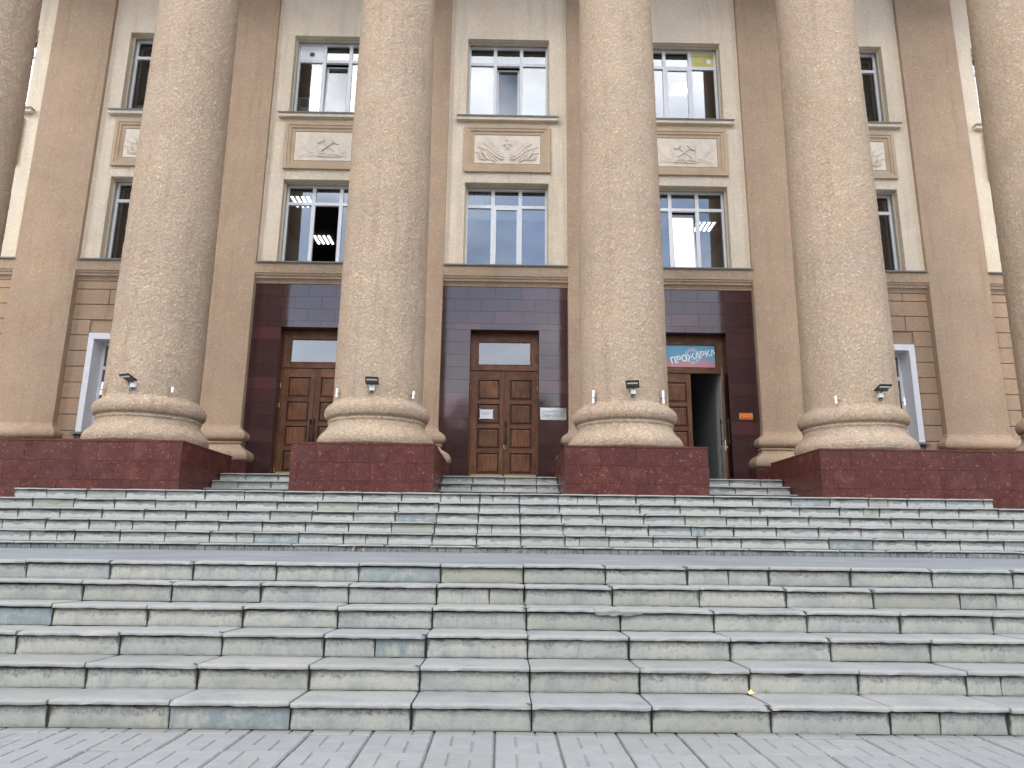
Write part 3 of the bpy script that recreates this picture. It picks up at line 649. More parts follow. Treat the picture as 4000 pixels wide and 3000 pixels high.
# relief panels -----------------------------------------------------
def stroke(b, pts, w, h, y, cx, cz, sc):
    """raised bar with ridge following a polyline in plaque units"""
    h *= 1.15
    P2 = [Vector((cx+u*sc, cz+v*sc)) for u, v in pts]; n = len(P2); vs = []
    for i, p_ in enumerate(P2):
        d = (P2[min(i+1, n-1)]-P2[max(i-1, 0)]).normalized(); q = Vector((-d.y, d.x)); ww = (w[i] if isinstance(w, list) else w)*sc/2
        vs += [(p_.x-q.x*ww, y, p_.y-q.y*ww), (p_.x-q.x*ww*.55, y-h, p_.y-q.y*ww*.55), (p_.x+q.x*ww*.55, y-h, p_.y+q.y*ww*.55), (p_.x+q.x*ww, y, p_.y+q.y*ww)]
    fs = [(4*i+k, 4*i+k+1, 4*i+k+5, 4*i+k+4) for i in range(n-1) for k in range(3)]+[(0,1,2,3), (4*n-1, 4*n-2, 4*n-3, 4*n-4)]
    b.add(vs, fs)
def grain(b, u, v, ang, L, w, h, y, cx, cz):
    c_, s_ = math.cos(ang), math.sin(ang); pts = [(-L/2, 0), (-L*.2, w/2), (L*.25, w*.4), (L/2, 0), (L*.25, -w*.4), (-L*.2, -w/2)]
    vs = [(cx+u+px*c_-pz*s_, y, cz+v+px*s_+pz*c_) for px, pz in pts]+[(cx+u, y-h, cz+v)]
    b.add(vs, [(i, (i+1) % 6, 6) for i in range(6)])
def wheat(b, pts, cx, cz, y, L=.055, w=.026, rows=3, spread=.03):
    P2 = [Vector(p_) for p_ in pts]; 
    for a, c2 in zip(P2, P2[1:]):
        n = max(2, int((c2-a).length/.032)); d = (c2-a).normalized(); q = Vector((-d.y, d.x)); ang = math.atan2(d.y, d.x)
        for i in range(n):
            p_ = a+(c2-a)*(i/n)
            for r_ in range(rows):
                o_ = (r_-(rows-1)/2)*spread; pp = p_+q*o_
                grain(b, pp.x, pp.y, ang+(-.45 if o_ < 0 else .45 if o_ > 0 else 0)*1., L*random.uniform(.85,1.15), w, .011, y, cx, cz)
def relief(cx, kind):
    zc = 10.10; b = MB()
    rings = [(1.02, .605, 15.505), (1.02, .605, 15.480), (.945, .530, 15.480), (.945, .530, 15.497), (.885, .47, 15.497), (.885, .47, 15.515), (.868, .452, 15.515), (.868, .452, 15.525), (.80, .39, 15.530), (.785, .368, 15.56)]
    vs = []
    vs += [(cx-1.02, 15.552, zc-.605), (cx+1.02, 15.552, zc-.605), (cx+1.02, 15.552, zc+.605), (cx-1.02, 15.552, zc+.605)]
    for hx, hz, y in rings: vs += [(cx-hx, y, zc-hz-(.05 if 1 else 0)*(hx < .9)*-0), (cx+hx, y, zc-hz), (cx+hx, y, zc+hz), (cx-hx, y, zc+hz)]
    nR = len(rings)+1; fs = [(4*i+k, 4*i+(k+1) % 4, 4*i+4+(k+1) % 4, 4*i+4+k) for i in range(nR-1) for k in range(4)]
    b.add(vs, fs); fr = b.build('relief_panel', M['mould'], B)
    b = MB(); b.box(cx-.785, cx+.785, 15.535, 15.549, zc-.368, zc+.368); b.build('plaque', M['plaque'], fr)
    y = 15.535; mir = lambda pts: [(-u, v) for u, v in pts]
    if kind == 'flags':
        S = lambda pts: [((px-1060)/865, (690-py)/865) for px, py in pts]
        b = MB(); st = []
        for k in range(10): a = math.pi/2+k*math.pi/5; r_ = .062 if k % 2 == 0 else .025; st.append((cx-.01+r_*math.cos(a), zc+.24+r_*math.sin(a)))
        vs = [(u, y, v) for u, v in st]+[(cx-.01, y-.022, zc+.24)]; b.add(vs, [(i, (i+1) % 10, 10) for i in range(10)]); b.build('star', M['plaque'], fr)
        for s in (-1, 1):
            b = MB(); T = (lambda q: q) if s < 0 else mir
            stroke(b, T([(.055, -.01), (-.065, .11)]) if s < 0 else [(-.055, -.01), (.065, .11)], .022, .018 if s < 0 else .014, y, cx, zc, 1)
            stroke(b, T([(-.115, .105), (-.03, .155)]), .038, .022, y, cx, zc, 1); b.build('hammer', M['plaque'], fr)
            b = MB()
            for pts in ([(560,555),(700,655),(800,760),(900,840),(1010,873)], [(435,630),(520,672),(625,712)], [(400,760),(460,772),(535,792)]): stroke(b, T(S(pts)), .017, .016, y, cx, zc, 1)
            b.build('flagpole', M['plaque'], fr)
            b = MB()
            for pts in ([(630,650),(645,790),(720,920),(820,978)], [(650,690),(730,830),(860,955)], [(700,740),(810,850),(950,940)], [(640,720),(690,860),(790,960)], [(760,800),(880,890),(1000,925)],
                        [(520,690),(565,840),(700,945)], [(540,740),(620,860),(690,925)], [(455,810),(485,900),(600,946)], [(490,830),(540,900),(640,935)], [(545,800),(600,880),(680,935)]):
                stroke(b, T(S(pts)), [.012]+[.030]*(len(pts)-2)+[.02], .024, y, cx, zc, 1)
            b.build('flag', M['plaque'], fr)
            b = MB(); wheat(b, T(S([(715,560),(790,660),(870,745),(990,835)])), cx, zc, y, .05, .026); b.build('wheat_ear', M['plaque'], fr)
    else:
        S = lambda pts: [((px-890)/1094, (975-py)/1094) for px, py in pts]
        b = MB(); stroke(b, S([(720,1110),(1060,835)]), .034, .034, y, cx, zc, 1); stroke(b, S([(985,770),(1070,870),(1120,905),(1165,905)]), [.05,.04,.035,.02], .03, y, cx, zc, 1); b.build('pick', M['plaque'], fr)
        b = MB(); stroke(b, S([(1085,1135),(735,850)]), .03, .022, y, cx, zc, 1); stroke(b, S([(640,880),(785,785)]), .075, .034, y, cx, zc, 1); b.build('hammer', M['plaque'], fr)
        b = MB()
        stroke(b, S([(900,745),(905,1240)]), .012, .010, y, cx, zc, 1); stroke(b, S([(545,755),(600,1250)]), .012, .010, y, cx, zc, 1); stroke(b, S([(600,760),(640,1230)]), .012, .008, y, cx, zc, 1)
        stroke(b, S([(1185,750),(1190,1235)]), .012, .008, y, cx, zc, 1)
        stroke(b, S([(590,1262),(885,1272),(1225,1270)]), .022, .022, y, cx, zc, 1)
        for q in range(3): stroke(b, S([(640+q*12,1245),(700,1190+q*14),(820,1170+q*14),(905,1245)]), .014, .02-q*.004, y, cx, zc, 1); stroke(b, S([(905,1245),(1000,1175+q*14),(1190-q*10,1232)]), .014, .02-q*.004, y, cx, zc, 1)
        b.build('book', M['plaque'], fr)
        for s in (-1, 1):
            T = (lambda q: q) if s > 0 else mir
            b = MB(); wheat(b, T(S([(1370,1130),(1660,800)])), cx, zc, y, .06, .03, 3, .032); wheat(b, T(S([(1300,1185),(1650,1300)])), cx, zc, y, .055, .028, 3, .028)
            stroke(b, T(S([(1245,1165),(1370,1150)])), .014, .012, y, cx, zc, 1); stroke(b, T(S([(1240,1240),(1380,1262)])), .02, .014, y, cx, zc, 1); b.build('wheat_ear', M['plaque'], fr)
for j, cx in enumerate(BAY): relief(cx, ['tools', 'flags', 'tools', 'flags', 'tools', 'flags', 'tools'][j])

# door surrounds and doors ------------------------------------------
def box_obj(name, mat, parent, *a, bev=0):
    b = MB(); (b.bbox(*a, bev) if bev else b.box(*a)); return b.build(name, M[mat], parent)
def leaf_parts(parent, x0, x1, z0, z1, y, split_right, local=False):
    """framed leaf with four raised panels, front face at y; returns the leaf object"""
    zs = [(2.434, 2.898), (2.982, 3.448), (3.526, 3.999), (4.083, 4.556)]
    hinge = (x1 if split_right else x0, y+.02, z0)
    b = MB()
    st0, st1 = (x0+.13, x1-.09) if not split_right else (x0+.128, x1-.095)
    b.bbox(x0, st0, y, y+.05, z0, z1, .004); b.bbox(st1, x1, y, y+.05, z0, z1, .004)
    lf = b.build('door_leaf', M['woodv'], parent, origin=hinge)
    pz = z0
    for a, c2 in zs+[(z1, z1)]:
        b = MB(); b.box(st0, st1, y+.002, y+.048, pz, a); pz = c2; b.build('rail', M['woodh'], lf)
    for a, c2 in zs:
        b = MB()
        # dark sunk groove with moulded edge, then raised field
        b.box(st0, st1, y+.030, y+.044, a, c2, 1)
        for q0, q1, r0, r1 in ((st0, st0+.014, a, c2), (st1-.014, st1, a, c2), (st0+.014, st1-.014, a, a+.014), (st0+.014, st1-.014, c2-.014, c2)): b.bbox(q0, q1, y-.004, y+.03, r0, r1, .003)
        i0, i1, k0, k1 = st0+.035, st1-.035, a+.035, c2-.035; i2 = .05
        b.add([(i0,y+.03,k0),(i1,y+.03,k0),(i1,y+.03,k1),(i0,y+.03,k1),(i0+.006,y+.012,k0+.006),(i1-.006,y+.012,k0+.006),(i1-.006,y+.012,k1-.006),(i0+.006,y+.012,k1-.006),
               (i0+i2-.02,y+.006,k0+i2-.02),(i1-i2+.02,y+.006,k0+i2-.02),(i1-i2+.02,y+.006,k1-i2+.02),(i0+i2-.02,y+.006,k1-i2+.02)],
              [(0,1,5,4),(1,2,6,5),(2,3,7,6),(3,0,4,7),(4,5,9,8),(5,6,10,9),(6,7,11,10),(7,4,8,11),(8,9,10,11)])
        b.build('door_panel', [M['woodv'], M['wooddark']], lf)
    return lf
def handle(lf, x, y, name='handle'):
    b = MB(); q = .066
    b.tube([(x, y-.06, 3.02+q), (x, y-.062, 3.06+q), (x, y-.062, 3.45+q), (x, y-.06, 3.50+q)], [.018, .012, .012, .018], 8)
    for z in (3.06+q, 3.46+q): b.tube([(x, y, z), (x, y-.06, z)], .010, 8); b.bbox(x-.024, x+.024, y-.008, y, z-.05, z+.05, .004)
    b.tube([(x, y-.06, 2.98+q), (x, y-.06, 3.02+q)], [.008, .02], 8); b.tube([(x, y-.06, 3.50+q), (x, y-.06, 3.54+q)], [.02, .008], 8)
    return b.build(name, M['bronze'], lf, smooth=True)
for j in (2, 3, 4):
    cx = BAY[j]
    b = MB(); b.box(cx-HB, cx-.80, 15.632, 15.95, 2.168, 6.66); b.box(cx+.80, cx+HB, 15.632, 15.95, 2.168, 6.66); b.box(cx-.80, cx+.80, 15.632, 15.95, 5.67, 6.66)
    sr = b.build('granite_surround', M['gmortar'], B)
    T3 = dict(jit=.0012)
    tile_face(sr, '', 'darkgranite', cx-HB+.002, cx+HB-.002, 5.64, 6.655, 15.60, .29, .61, 0, [0,0,.0,.03,.25][j], holes=())
    tile_face(sr, '', 'darkgranite', cx-HB+.002, cx-.772, 2.17, 5.64, 15.60, .29, 1.3, 0, 0)
    tile_face(sr, '', 'darkgranite', cx+.772, cx+HB-.002, 2.17, 5.64, 15.60, .29, 1.3, 0, 0)
    # reveal linings
    b = MB(); b.box(cx-.802, cx-.772, 15.633, 15.95, 2.168, 5.665); b.box(cx+.772, cx+.802, 15.633, 15.95, 2.168, 5.665); b.box(cx-.772, cx+.772, 15.606, 15.95, 5.641, 5.668)
    b.build('opening_lining', M['darkgranite'], sr)
    # door frame
    b = MB(); y = 15.86
    b.bbox(cx-.771, cx-.60, y, y+.09, 4.79, 5.635, .004); b.bbox(cx+.60, cx+.771, y, y+.09, 4.79, 5.635, .004)
    b.box(cx-.60, cx+.60, y+.002, y+.088, 5.44, 5.635, 1); b.box(cx-.60, cx+.60, y+.002, y+.088, 4.79, 4.885, 1)
    b.bbox(cx-.771, cx+.771, y-.012, y+.09, 4.755, 4.788, .004, 1)
    b.bbox(cx-.771, cx-.728, y, y+.09, 2.17, 4.754, .003); b.bbox(cx+.728, cx+.771, y, y+.09, 2.17, 4.754, .003)
    for q0, q1, r0, r1 in ((-.60, -.585, 4.885, 5.44), (.585, .60, 4.885, 5.44), (-.585, .585, 4.885, 4.90), (-.585, .585, 5.425, 5.44)): b.bbox(cx+q0, cx+q1, y-.006, y+.06, r0, r1, .003)
    dr = b.build('door', [M['woodv'], M['woodh']], B)
    b = MB(); b.add([(cx-.585,y+.037,4.90),(cx+.585,y+.037,4.90),(cx+.585,y+.037,5.425),(cx-.585,y+.037,5.425)], [(0,1,2,3)]); b.build('transom_pane', M['doorglass'], dr)
    z0, z1 = 2.30, 4.752; yl = 15.872
    lf = leaf_parts(dr, cx-.727, cx+.0, z0, z1, yl, False)
    if j == 2: handle(lf, cx-.03, yl)
    lf2 = leaf_parts(dr, cx+.004, cx+.727, z0, z1, yl, True)
    if j != 4:
        h = handle(lf2, cx+.048, yl)
    for zz in (2.45, 4.35, 3.9) if j == 2 else (2.45, 4.35):
        b = MB()
        for s in (-1, 1):
            if s > 0 and j == 4: continue
            b.tube([(cx+s*.752, yl-.018, zz-.05), (cx+s*.752, yl-.018, zz+.05)], .011, 8)
        b.build('hinge', M['brass'], dr)
    for s, a, c2 in ((-1, -.72, -.015), (1, .02, .72)):
        if s > 0 and j == 4: continue
        b = MB(); b.bbox(cx+a, cx+c2, yl-.016, yl-.004, 2.355, 2.412, .006)
        for q in range(4): b.tube([(cx+a+.1+q*.17, yl-.02, 2.40), (cx+a+.1+q*.17, yl-.015, 2.40)], .007, 6)
        b.build('kick_strip', M['yellow'], dr)
    if j == 3:
        b = MB(); b.tube([(cx+.030, yl-.014, 3.035), (cx+.030, yl, 3.035)], .036, 16); b.tube([(cx+.030, yl-.014, 3.005), (cx+.030, yl, 3.005)], .030, 16); b.build('lock_escutcheon', M['brass'], dr, smooth=True)
        b = MB(); b.tube([(cx+.030, yl-.019, 3.035), (cx+.030, yl-.012, 3.035)], .012, 10); b.build('keyhole', M['bronze'], dr)
    if j == 4:
        # open leaf: swing it out about its right edge, plus fittings
        hd = handle(lf2, cx+.048, yl); hd2 = handle(lf2, cx+.048, yl+.12, 'inner_handle')
        hd2.scale.y = -1
        b = MB(); b.box(cx+.0015, cx+.0038, yl+.012, yl+.034, 2.92, 3.14); b.build('lock_plate', M['brass'], lf2)
        b = MB(); b.tube([(cx+.03, yl-.022, 2.99), (cx+.03, yl+.072, 2.99)], .017, 10); b.build('lock_barrel', M['brass'], lf2)
        lf2.rotation_euler = (0, 0, R(72.5)); lf2.location.z += .0
        lf2['label'] = 'right-hand leaf swung open towards the steps, seen edge-on'
        b = MB(); b.tube([(cx+.655, 15.98, 2.17), (cx+.64, 15.98, 3.05)], .016, 8); b.build('door_closer_rod', M['steel'], dr)
# entrance hall behind the right door
hx0, hx1 = 3.1, 4.93
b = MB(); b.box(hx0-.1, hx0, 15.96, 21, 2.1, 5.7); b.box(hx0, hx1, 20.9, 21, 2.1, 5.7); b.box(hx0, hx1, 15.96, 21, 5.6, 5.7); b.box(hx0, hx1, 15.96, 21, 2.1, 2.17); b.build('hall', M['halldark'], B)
box_obj('hall_side_wall', 'hallwhite', B, hx1, hx1+.1, 15.96, 21, 2.17, 5.7)
b = MB(); b.tube([(4.86, 16.25, 2.2), (4.86, 18.8, 3.1)], .03, 8); b.tube([(4.86, 16.9, 2.2), (4.86, 16.9, 2.45)], .02, 6); b.build('handrail', M['bronze'], B)
for cx in (BAY[2], BAY[3]):     # dark lobbies behind the closed doors
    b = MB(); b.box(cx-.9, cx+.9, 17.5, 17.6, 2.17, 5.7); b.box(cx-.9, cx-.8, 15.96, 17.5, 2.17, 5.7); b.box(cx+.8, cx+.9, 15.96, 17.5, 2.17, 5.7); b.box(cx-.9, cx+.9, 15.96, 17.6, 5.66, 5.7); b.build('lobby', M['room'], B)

# niches with rusticated stucco and white-cased windows --------------
BM = {}
def rblock(w, h):
    k = (round(w, 2), round(h, 2))
    if k not in BM:
        b = MB(); b.bbox(-w/2+.006, w/2-.006, 0, .05, .006, h-.006, .010); BM[k] = b.mesh('rusticated_block', M['niche'])
    return BM[k]
for j in (0, 1, 5, 6):
    cx = BAY[j]; b = MB(); b.box(cx-HB, cx-.99, 15.632, 15.95, 2.555, 6.66); b.box(cx+.99, cx+HB, 15.632, 15.95, 2.555, 6.66); b.box(cx-.99, cx+.99, 15.632, 15.95, 5.45, 6.66); b.box(cx-.99, cx+.99, 15.632, 15.95, 2.555, 3.15)
    nw = b.build('niche_wall', M['niche'], B)
    z = 6.66; hs = [.20]+[.36]*11; r_ = 0
    for h in hs:
        z1_, z0_ = z, max(z-h, 2.556); z = z0_
        if z1_-z0_ < .04: break
        if z0_ >= 5.43: spans = [(cx-HB, cx+HB)]
        elif z1_ <= 3.18: spans = [(cx-HB, cx+HB)]
        else: spans = [(cx-HB, cx-.995), (cx+.995, cx+HB)]
        for a, c2 in spans:
            cuts = [a]+([a+ (c2-a)*f for f in ((.27, .63) if r_ % 2 else (.42, .80))] if c2-a > 1 else [])+[c2]
            for u0, u1 in zip(cuts, cuts[1:]):
                o = link('rusticated_block', rblock(u1-u0, z1_-z0_), ((u0+u1)/2, 15.592+random.uniform(-.003,.003), z0_), nw)
        r_ += 1
    b = MB()    # casing and deep white reveal
    y0 = 15.575
    b.bbox(cx-.99, cx-.86, y0, 15.66, 3.20, 5.43, .004); b.bbox(cx+.86, cx+.99, y0, 15.66, 3.20, 5.43, .004); b.box(cx-.86, cx+.86, y0, 15.66, 5.29, 5.43)
    b.box(cx-.875, cx-.86, 15.66, 15.97, 3.2, 5.30); b.box(cx+.86, cx+.875, 15.66, 15.97, 3.2, 5.30); b.box(cx-.86, cx+.86, 15.66, 15.97, 5.29, 5.305)
    cs = b.build('window_casing', M['pvc'], B)
    b = MB(); yy = 15.97
    b.box(cx-.86, cx-.80, yy, yy+.06, 3.2, 5.29); b.box(cx+.80, cx+.86, yy, yy+.06, 3.2, 5.29); b.box(cx-.80, cx+.80, yy, yy+.06, 5.23, 5.29); b.box(cx-.80, cx+.80, yy, yy+.06, 3.2, 3.27); b.box(cx-.80, cx+.80, yy-.003, yy+.06, 4.68, 4.76); b.box(cx-.04, cx+.04, yy, yy+.06, 3.27, 4.68); b.box(cx-.04, cx+.04, yy, yy+.06, 4.76, 5.23)
    b.build('frame', M['pvc'], cs)
    for a, c2 in ((-.80, -.04), (.04, .80)):
        for za, zb in ((3.27, 4.68), (4.76, 5.23)): box_obj('pane', 'glass', cs, cx+a, cx+c2, yy+.02, yy+.024, za, zb)
    b = MB(); b.box(cx-1.05, cx+1.05, 15.52, 15.97, 3.165, 3.185); b.box(cx-1.05, cx+1.05, 15.515, 15.52, 3.145, 3.185); b.build('sill', M['zinc'], cs)
    b = MB(); b.box(cx-.99, cx+.99, 16.6, 16.65, 2.9, 5.6); b.build('inner_screen', M['curtaint'], B)

# interiors -----------------------------------------------------------
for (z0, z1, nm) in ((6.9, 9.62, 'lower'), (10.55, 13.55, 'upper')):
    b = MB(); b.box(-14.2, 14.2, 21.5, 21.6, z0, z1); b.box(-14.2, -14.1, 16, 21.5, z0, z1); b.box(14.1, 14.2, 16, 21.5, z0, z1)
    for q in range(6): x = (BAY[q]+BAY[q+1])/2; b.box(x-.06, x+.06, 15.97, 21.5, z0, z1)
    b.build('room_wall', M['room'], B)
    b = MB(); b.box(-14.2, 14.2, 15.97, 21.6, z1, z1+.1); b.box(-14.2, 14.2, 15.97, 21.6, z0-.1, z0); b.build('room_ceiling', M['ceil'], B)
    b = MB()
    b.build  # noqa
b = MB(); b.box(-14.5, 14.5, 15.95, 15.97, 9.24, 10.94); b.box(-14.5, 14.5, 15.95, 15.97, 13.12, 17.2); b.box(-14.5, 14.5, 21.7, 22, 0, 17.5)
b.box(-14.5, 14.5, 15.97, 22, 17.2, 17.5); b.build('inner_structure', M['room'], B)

def thing(name, label, cat, loc, group=None): return tag(empty(name, loc), label, cat, group)
def ceiling_light(x, y, z, label):
    t_ = thing('ceiling_light', label, 'ceiling light', (x, y, z), 'fluorescent ceiling lights inside')
    b = MB(); b.box(x-.31, x+.31, y-.31, y+.31, z-.012, z-.002); b.build('housing', M['whiteplastic'], t_)
    b = MB()
    for q in range(5): b.box(x-.29+q*.135-.008+.02, x-.29+q*.135+.008+.02, y-.30, y+.30, z-.035, z-.013)
    for q in range(6): b.box(x-.30, x+.30, y-.30+q*.12-.003, y-.30+q*.12+.003, z-.034, z-.014)
    b.build('louvre', M['darkgrey'], t_)
    for q in range(4):
        b = MB(); b.tube([(x-.205+q*.135, y-.28, z-.024), (x-.205+q*.135, y+.28, z-.024)], .030, 6); b.build('tube', M['tube'], t_)
for a in ((-5.30, 17.35, 9.6, 'lit ceiling light behind the lower left window, cut by the transom bar'), (-5.33, 19.75, 9.6, 'lit ceiling light seen whole in the middle opening of the lower left window'),
          (5.50, 18.45, 9.6, 'lit ceiling light seen beside the mullion of the lower right window'), (5.42, 20.35, 9.6, 'lit ceiling light seen low in the tilted sash of the lower right window'), (4.87, 17.95, 13.53, 'lit ceiling light glimpsed through the middle light of the upper right window')): ceiling_light(*a)
def curtain(x0, x1, y, z0, z1, mat, label, amp=.03, waves=7, taper=0):
    b = MB(); n = waves*8; vs = []
    for i in range(n+1):
        t_ = i/n
        for z, f in ((z0, 1), ((z0+z1)/2, .9), (z1, .8)):
            x = x0+(x1-x0)*t_; x += taper*(z-z0)/(z1-z0)*(1-t_); vs.append((x, y+amp*f*math.sin(t_*waves*2*math.pi)+amp*.4*math.sin(t_*waves*4.7), z))
    fs = [(3*i+k, 3*i+3+k, 3*i+4+k, 3*i+1+k) for i in range(n) for k in range(2)]; b.add(vs, fs)
    o = b.build('curtain', M[mat], smooth=True); return tag(o, label, 'curtain')
curtain(BAY[2]-.52, BAY[2]-.30, 16.02, 10.96, 12.60, 'curtainw', 'narrow white curtain gathered beside the portable air conditioner', .02, 3, .05)
curtain(BAY[4]+.36, BAY[4]+.66, 16.12, 10.96, 12.6, 'curtaing', 'grey curtain bunched in the right light of the upper right window', .04, 4)
curtain(BAY[5]+.45, BAY[5]+.95, 16.12, 10.96, 13.0, 'curtaint', 'dark teal curtain behind the far right upper window with the houseplant', .03, 3)
curtain(BAY[5]+.4, BAY[5]+.95, 16.1, 7.2, 9.1, 'curtaint', 'dark teal curtain behind the far right lower window', .03, 3)
curtain(BAY[1]-.95, BAY[1]-.55, 16.1, 11.6, 13.0, 'curtaint', 'dark curtain behind the far left upper window above the white box', .03, 3)
curtain(BAY[1]-.95, BAY[1]-.45, 16.1, 7.2, 9.1, 'curtaint', 'dark curtain behind the far left lower window', .03, 3)
curtain(BAY[3]-.93, BAY[3]-.40, 16.02, 8.80, 9.2, 'curtainw', 'short white net curtain in the top left light of the lower middle window', .02, 5)
b = MB(); b.box(BAY[3]-.92, BAY[3]+.92, 16.00, 16.012, 8.50, 8.76); o = b.build('roller_blind', M['blind']); tag(o, 'pale roller blind rolled almost up behind the lower middle window', 'blind')
for j in (3, 4):
    pass
b = MB(); b.box(BAY[3]-.95, BAY[3]-.55+.02, 15.955, 15.96, 10.98, 12.5); 
# portable air conditioner behind the upper left window
ax, az = BAY[2]-.72, 10.96; ac = thing('air_conditioner', 'pale portable air conditioner with grille and vertical duct behind the upper left window', 'air conditioner', (ax, 16.2, az))
box_obj('body', 'acbody', ac, ax-.24, ax+.16, 16.02, 16.35, az, az+.78, bev=.02)
b = MB()
for q in range(8): b.box(ax-.17, ax+.03, 16.005, 16.018, az+.50+q*.028, az+.512+q*.028)
b.build('grille', M['hole'], ac)
b = MB()
b.bbox(ax-.10, ax+.14, 15.975, 16.018, az+.0, az+.32, .02); b.bbox(ax-.20, ax-.11, 15.99, 16.018, az+.0, az+.36, .01); b.build('front_cover', M['acbody'], ac)
b = MB(); pts = [(ax+.10+.015*math.sin(k*.4), 16.08, az+.45+k*.06) for k in range(24)]; b.tube(pts, [.062+(.006 if k % 2 else 0) for k in range(24)], 12); b.build('duct', M['ducthose'], ac, smooth=True)
# white box with paper on the far left sill, red shelf behind it
x = BAY[1]-.72; wb = thing('storage_box', 'pale green box with a white paper slip standing on the far left upper window sill', 'box', (x, 16.1, 10.96))
box_obj('body', 'acbody', wb, x-.16, x+.45, 16.0, 16.3, 10.96, 11.42, bev=.01); box_obj('paper_slip', 'paper', wb, x-.10, x+.02, 15.994, 15.998, 11.12, 11.30)
o = box_obj('shelf', 'shelfred', None, x-.05, x+.6, 16.35, 16.7, 11.70, 11.86); tag(o, 'dark red shelf above the pale green box in the far left upper window', 'shelf')
def houseplant(x, y, z, h, n, label, spread=.16):
    t_ = thing('houseplant', label, 'plant', (x, y, z))
    b = MB(); rg = random.Random(int(abs(x)*100))
    b.tube([(x, y, z), (x+.01, y, z+h)], [.008, .004], 5); b.build('stem', M['leaf'], t_)
    b = MB()
    for k in range(n):
        a = rg.uniform(0, 6.28); r_ = rg.uniform(.02, spread); zz = z+h*rg.uniform(.15, 1.05); L = rg.uniform(.04, .075); px, py = x+r_*math.cos(a), y+r_*math.sin(a)*.6; q = rg.uniform(-.6, .6)
        d = Vector((math.cos(a), math.sin(a)*.5, q)).normalized()*L; w = Vector((-math.sin(a), rg.uniform(-.6,.6), rg.uniform(-.8,.8))).normalized()*L*.4
        p0 = Vector((px, py, zz)); b.add([p0, p0+d*.5+w, p0+d, p0+d*.5-w], [(0,1,2,3)])
    b.build('foliage', M['leaf'], t_); return t_
houseplant(BAY[5]+.60, 16.02, 10.96, .85, 90, 'leafy houseplant behind the far right upper window')
houseplant(BAY[4]+.52, 15.97, 10.96, .16, 22, 'small spiky houseplant at the foot of the grey curtain, upper right window', .09)

# ------------------------------------------------------------------ fittings on the columns
def floodlight(xc, ang, label, yaw=0, tiltk=1.0, z=3.62):
    """black LED floodlight on a grey junction box, on the column axis at xc"""
    rad = .815; y0 = 13.15-rad*math.cos(ang); x0 = xc+rad*math.sin(ang)
    t_ = thing('floodlight', label, 'floodlight', (x0, y0, z-.12), 'floodlights on the columns')
    def rot(b, a):
        c_, s_ = math.cos(a), math.sin(a); b.v = [(x0+(vx-x0)*c_-(vy-y0)*s_, y0+(vx-x0)*s_+(vy-y0)*c_, vz) for vx, vy, vz in b.v]; return b
    b = MB(); b.bbox(x0-.045, x0+.045, y0-.05, y0+.01, z-.115, z-.03, .006); rot(b, ang); b.build('junction_box', M['boxgrey'], t_)
    b = MB(); b.tube([(x0, y0-.03, z-.03), (x0, y0-.09, z+.0)], .012, 6); b.box(x0-.10, x0+.10, y0-.10, y0-.085, z-.012, z+.012); rot(b, ang); b.build('bracket', M['black'], t_)
    # head: thin box tipped back so that its underside shows
    b = MB(); hw, hd = .115, .105
    b.bbox(-hw, hw, -hd, hd, -.012, .020, .008); ca, sa = math.cos(R(22*tiltk)), math.sin(R(22*tiltk))
    b.v = [(x0+vx, y0-.13+vy*ca-vz*sa, z+.035-vy*sa*1.0+vz*ca) for vx, vy, vz in b.v]; rot(b, ang+yaw); b.build('lamp_head', M['black'], t_, smooth=False)
    b = MB(); b.bbox(-hw*.86, hw*.86, -hd*.30, hd*.86, -.018, -.0125, .003); b.v = [(x0+vx, y0-.13+vy*ca-vz*sa, z+.035-vy*sa+vz*ca) for vx, vy, vz in b.v]; rot(b, ang+yaw); b.build('cooling_plate', M['darkgrey'], t_)
    b = MB(); b.bbox(-hw*.80, hw*.80, -hd*.82, -hd*.42, -.018, -.0125, .003); b.v = [(x0+vx, y0-.13+vy*ca-vz*sa, z+.035-vy*sa+vz*ca) for vx, vy, vz in b.v]; rot(b, ang+yaw); b.build('lens', M['lampglass'], t_)
    b = MB(); pts = [(x0-.07, y0-.06, z-.0), (x0-.075, y0-.05, z-.04), (x0-.055, y0-.04, z-.075), (x0-.04, y0-.03, z-.08)]; b.tube(pts, .006, 5)
    pts = [(x0+.01, y0-.02, z-.115), (x0+.02, y0-.04, z-.15), (x0-.01, y0-.05, z-.185), (x0-.045, y0-.045, z-.17), (x0-.04, y0-.03, z-.145), (x0-.0, y0-.01, z-.135)]; b.tube(pts, .008, 5); rot(b, ang); b.build('cable', M['black'], t_, smooth=True)
floodlight(-6.49, .06, 'black floodlight tipped sideways on the first column from the left', R(-25), .9)
floodlight(-2.32, .03, 'black floodlight on the column left of the middle door', R(4))
floodlight(2.245, .03, 'black floodlight on the column right of the middle door', R(-14))
floodlight(6.50, .16, 'black floodlight on the rightmost lamp-bearing column by the white-framed window', R(-8), .8)
def light_strip(xc, ang, h, tilt, z, label):
    rad = .885; t0 = Vector((xc+rad*math.sin(ang), 13.15-rad*math.cos(ang), z))
    b = MB(); b.bbox(-.017, .017, -.015, .012, 0, h, .004); me = b.mesh('light_strip', M['whiteplastic'])
    o = link('light_strip', me, t0, None, (0, tilt, ang)); tag(o, label, 'wall light', 'white strips fixed to the columns')
    b = MB(); b.bbox(-.019, .019, -.017, .05, h*.40, h*.45, .001); c_ = bpy.data.objects.new('clip', b.mesh('clip', M['darkgrey'])); COL.objects.link(c_); c_.parent = o
    return o
light_strip(-6.49, -.72, .23, .16, 3.40, 'white strip leaning on the left edge of the leftmost lamp-bearing column')
